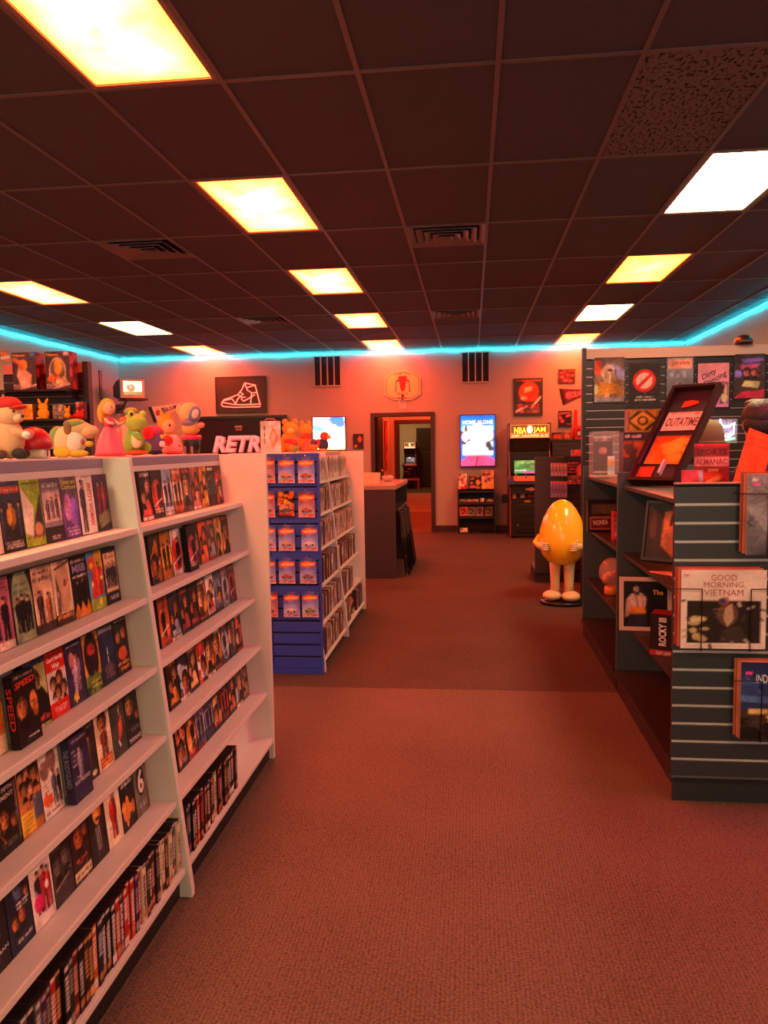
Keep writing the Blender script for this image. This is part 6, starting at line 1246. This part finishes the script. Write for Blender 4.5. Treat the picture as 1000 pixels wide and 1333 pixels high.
for i in range(4):
    o = link('red_book', print_mesh('red_book', .018, .22, .13, canvas(4, 30, ['#8a1c20', '#a83a34', '#5a1418', '#b84c40'][i], [('r',.3,.1+.06*j,.7,.13+.06*j,'#e0b8a8') for j in range(12)]), '#6a1a1c'), None, (.905, 3.235+.02*i, .4382), math.radians(-90))
    tag(o, '%s red book spine of four behind the end display' % ordw(i+1), 'book', 'red books on the low gondola shelf')

# ================================================================== yellow egg-shaped display figure (plain front)
YEL = mat('#ffc828', .22, coat=.5); PAL_ = mat('#d8c090', .35)
t = thing('egg_statue', 'yellow egg-shaped standing display statue on pale legs', 'statue', (.815, 7.2, 0), -.25)
MB().lathe([(.185, 0), (.2, .006), (.2, .026), (.19, .034)], n=28, sy=.85).build('base', mat('#1a1516', .25), t, smooth=True)
MB().lathe([(.001, .355), (.07, .362), (.13, .392), (.18, .45), (.208, .53), (.212, .6), (.198, .69), (.168, .79), (.125, .87), (.08, .925), (.035, .95), (.001, .955)], n=32, sy=.86).build('body', YEL, t, smooth=True)
for s in (-1, 1):
    MB().lathe([(.045, .1), (.042, .2), (.048, .3), (.055, .4)], c=(s*.062, 0, 0), n=16).build('leg', PAL_, t, smooth=True)
    MB().ball((s*.085, -.035, .078), (.085, .1, .048), 18, 10).build('shoe', PAL_, t, smooth=True)
    ar = MB().tube([(s*.2, -.01, .62), (s*.235, -.06, .56), (s*.2, -.13, .55)], [.026, .024, .022], 10).build('arm', YEL, t, smooth=True)
    hn = MB().ball((s*.165, -.165, .55), (.042, .028, .036), 12, 8)
    for j in range(4): hn.tube([(s*.155, -.178, .572-.018*j), (s*.12, -.19, .57-.018*j), (s*.095, -.185, .568-.018*j)], [.011, .011, .009], 6)
    hn.tube([(s*.17, -.165, .58), (s*.15, -.175, .605)], [.012, .009], 6).build('hand', PAL_, ar, smooth=True)

# ================================================================== low black merchandise rack behind the statue
hr = thing('merchandise_rack', 'waist-high black rack with hanging packets behind the egg statue', 'shelf', (.66, 8.3, 0))
BX(0, .30, 0, .03, .1, 1.325).build('end_panel', mat('#2c2426', .45), hr, bevel=.003); BX(.0, .98, .03, .6, 0, .099).build('plinth', mat('#221b1d', .5), hr)
BX(.0, .98, .031, .6, .1, .13).build('base_deck', mat('#221b1d', .5), hr)
slat_board(hr, .302, .98, .0, .14, 1.325, .0762, mat('#241d1f', .45), mat('#6a5c5c', .3, .5), insert_h=.005)
BX(.0, .98, .031, .06, .13, 1.32).build('back_panel', M_BLACK, hr)
for row, (v0, v1, c, nm) in enumerate(((603, 620, '#b09aa4', 'pale'), (627, 648, '#8a7cac', 'violet'))):
    for i in range(5):
        a = P(717+4.4*i, v0, y=8.2); b_ = P(717+4.4*i+4, v1, y=8.2)
        o = boxed(717+4.4*i, v0, 717+4.4*i+4, v1, 8.28-.012*i, b_.z, .006, c, [('r',0,0,1,.16,'#c05a6c'),('t',.1,.3,.9,.9,'#6a5c80',4,i),('n',.15)], '%s packet, %s on the %s hook of merchandise rack' % (nm, ordw(i+1), ['upper', 'lower'][row]), name='hanging_packet', cat='packet', side=c, grp='packets hanging on the merchandise rack', res=(6, 12))
    a = P(728, v0, y=8.3); MB().tube([(a.x-.66, .03, a.z+.005), (a.x-.66, -.09, a.z+.005)], .003, 6).build('peg_hook', mat('#a89c9c', .3, 1), hr)
boxed(738, 600, 757, 631, 8.27, P(740, 631, y=8.27).z, .02, '#2a1c20', [('t',.1,.08,.9,.5,'#c8606c',4,3),('p',[(.6,.35),(.95,.1),(.95,.6),(.7,.6)],'#d86a74'),('t',.08,.62,.92,.95,'#d88a88',4,8),('n',.1)], 'framed red and black panel hanging on the merchandise rack', name='hanging_sign', cat='sign', side='#1a1214', res=(18, 26))
o = boxed(745, 590, 757, 598, 8.45, 1.326, .12, '#a03440', [('b','#d87880',5,3,.2),('n',.15)], 'small red packet on top of the merchandise rack', name='small_box', side='#6a2028', res=(8, 6))
# black slatted rack beside the arcade machine
br = thing('slatted_rack', 'black slatted rack beside the arcade machine with foam finger on top', 'shelf', (1.30, 12.95, 0))
slat_board(br, 0, 1.5, 0, .1, 1.5, .0762, mat('#2a2122', .45), mat('#5a4c4c', .3, .4), insert_h=.005)
BX(0, 1.5, .03, .3, 0, .099).build('plinth', M_BLACK, br); BX(0, 1.5, -.002, .3, 1.501, 1.53).build('top_board', M_BLACK, br); BX(0, 1.5, .27, .3, .1, 1.5).build('back_panel', M_BLACK, br)
gb2 = 'boxes on the slatted rack by the arcade machine'
boxed(719, 565, 731, 574, 12.97, 1.531, .1, '#3a1c1e', [('r',.15,.25,.9,.85,'#c85040'),('n',.1)], 'dark box with red window on the slatted rack', grp=gb2, res=(10, 8), side='#2a1416')
boxed(733, 563, 743, 574, 12.97, 1.531, .1, '#8a3a34', [('e',.5,.55,.3,.3,'#c87050'),('r',.0,.0,1,.2,'#c88a80'),('n',.12)], 'reddish box with round picture on the slatted rack', grp=gb2, res=(10, 8), side='#5a2420')
boxed(749, 559, 760, 574, 12.96, 1.531, .12, '#b82a30', [('e',.45,.5,.3,.32,'#2a1c20'),('e',.45,.5,.16,.18,'#d8b0a8'),('n',.08)], 'red box with dark round badge before the foam finger', grp=gb2, res=(10, 12), side='#8a1c24')
a = P(752, 574, y=13.12); t = thing('foam_finger', 'red foam finger pointing up on the slatted rack', 'foam finger', (a.x, 13.14, 1.531)); k = 13.1/FPX; MFF = mat('#c01c22', .8)
BX(-.09, .09, -.03, .03, 0, .2).build('palm', MFF, t, bevel=.02, smooth=True)
MB().prism([(-.06, .18), (.0, .18), (-.005, .46), (-.02, .485), (-.04, .485), (-.052, .46)], -.025, .025, 'y').build('finger', MFF, t, bevel=.008)
for i in range(3): MB().ball((.02+.03*i, -.005, .205), (.018, .03, .025), 10, 8).build('knuckle', MFF, t, smooth=True)
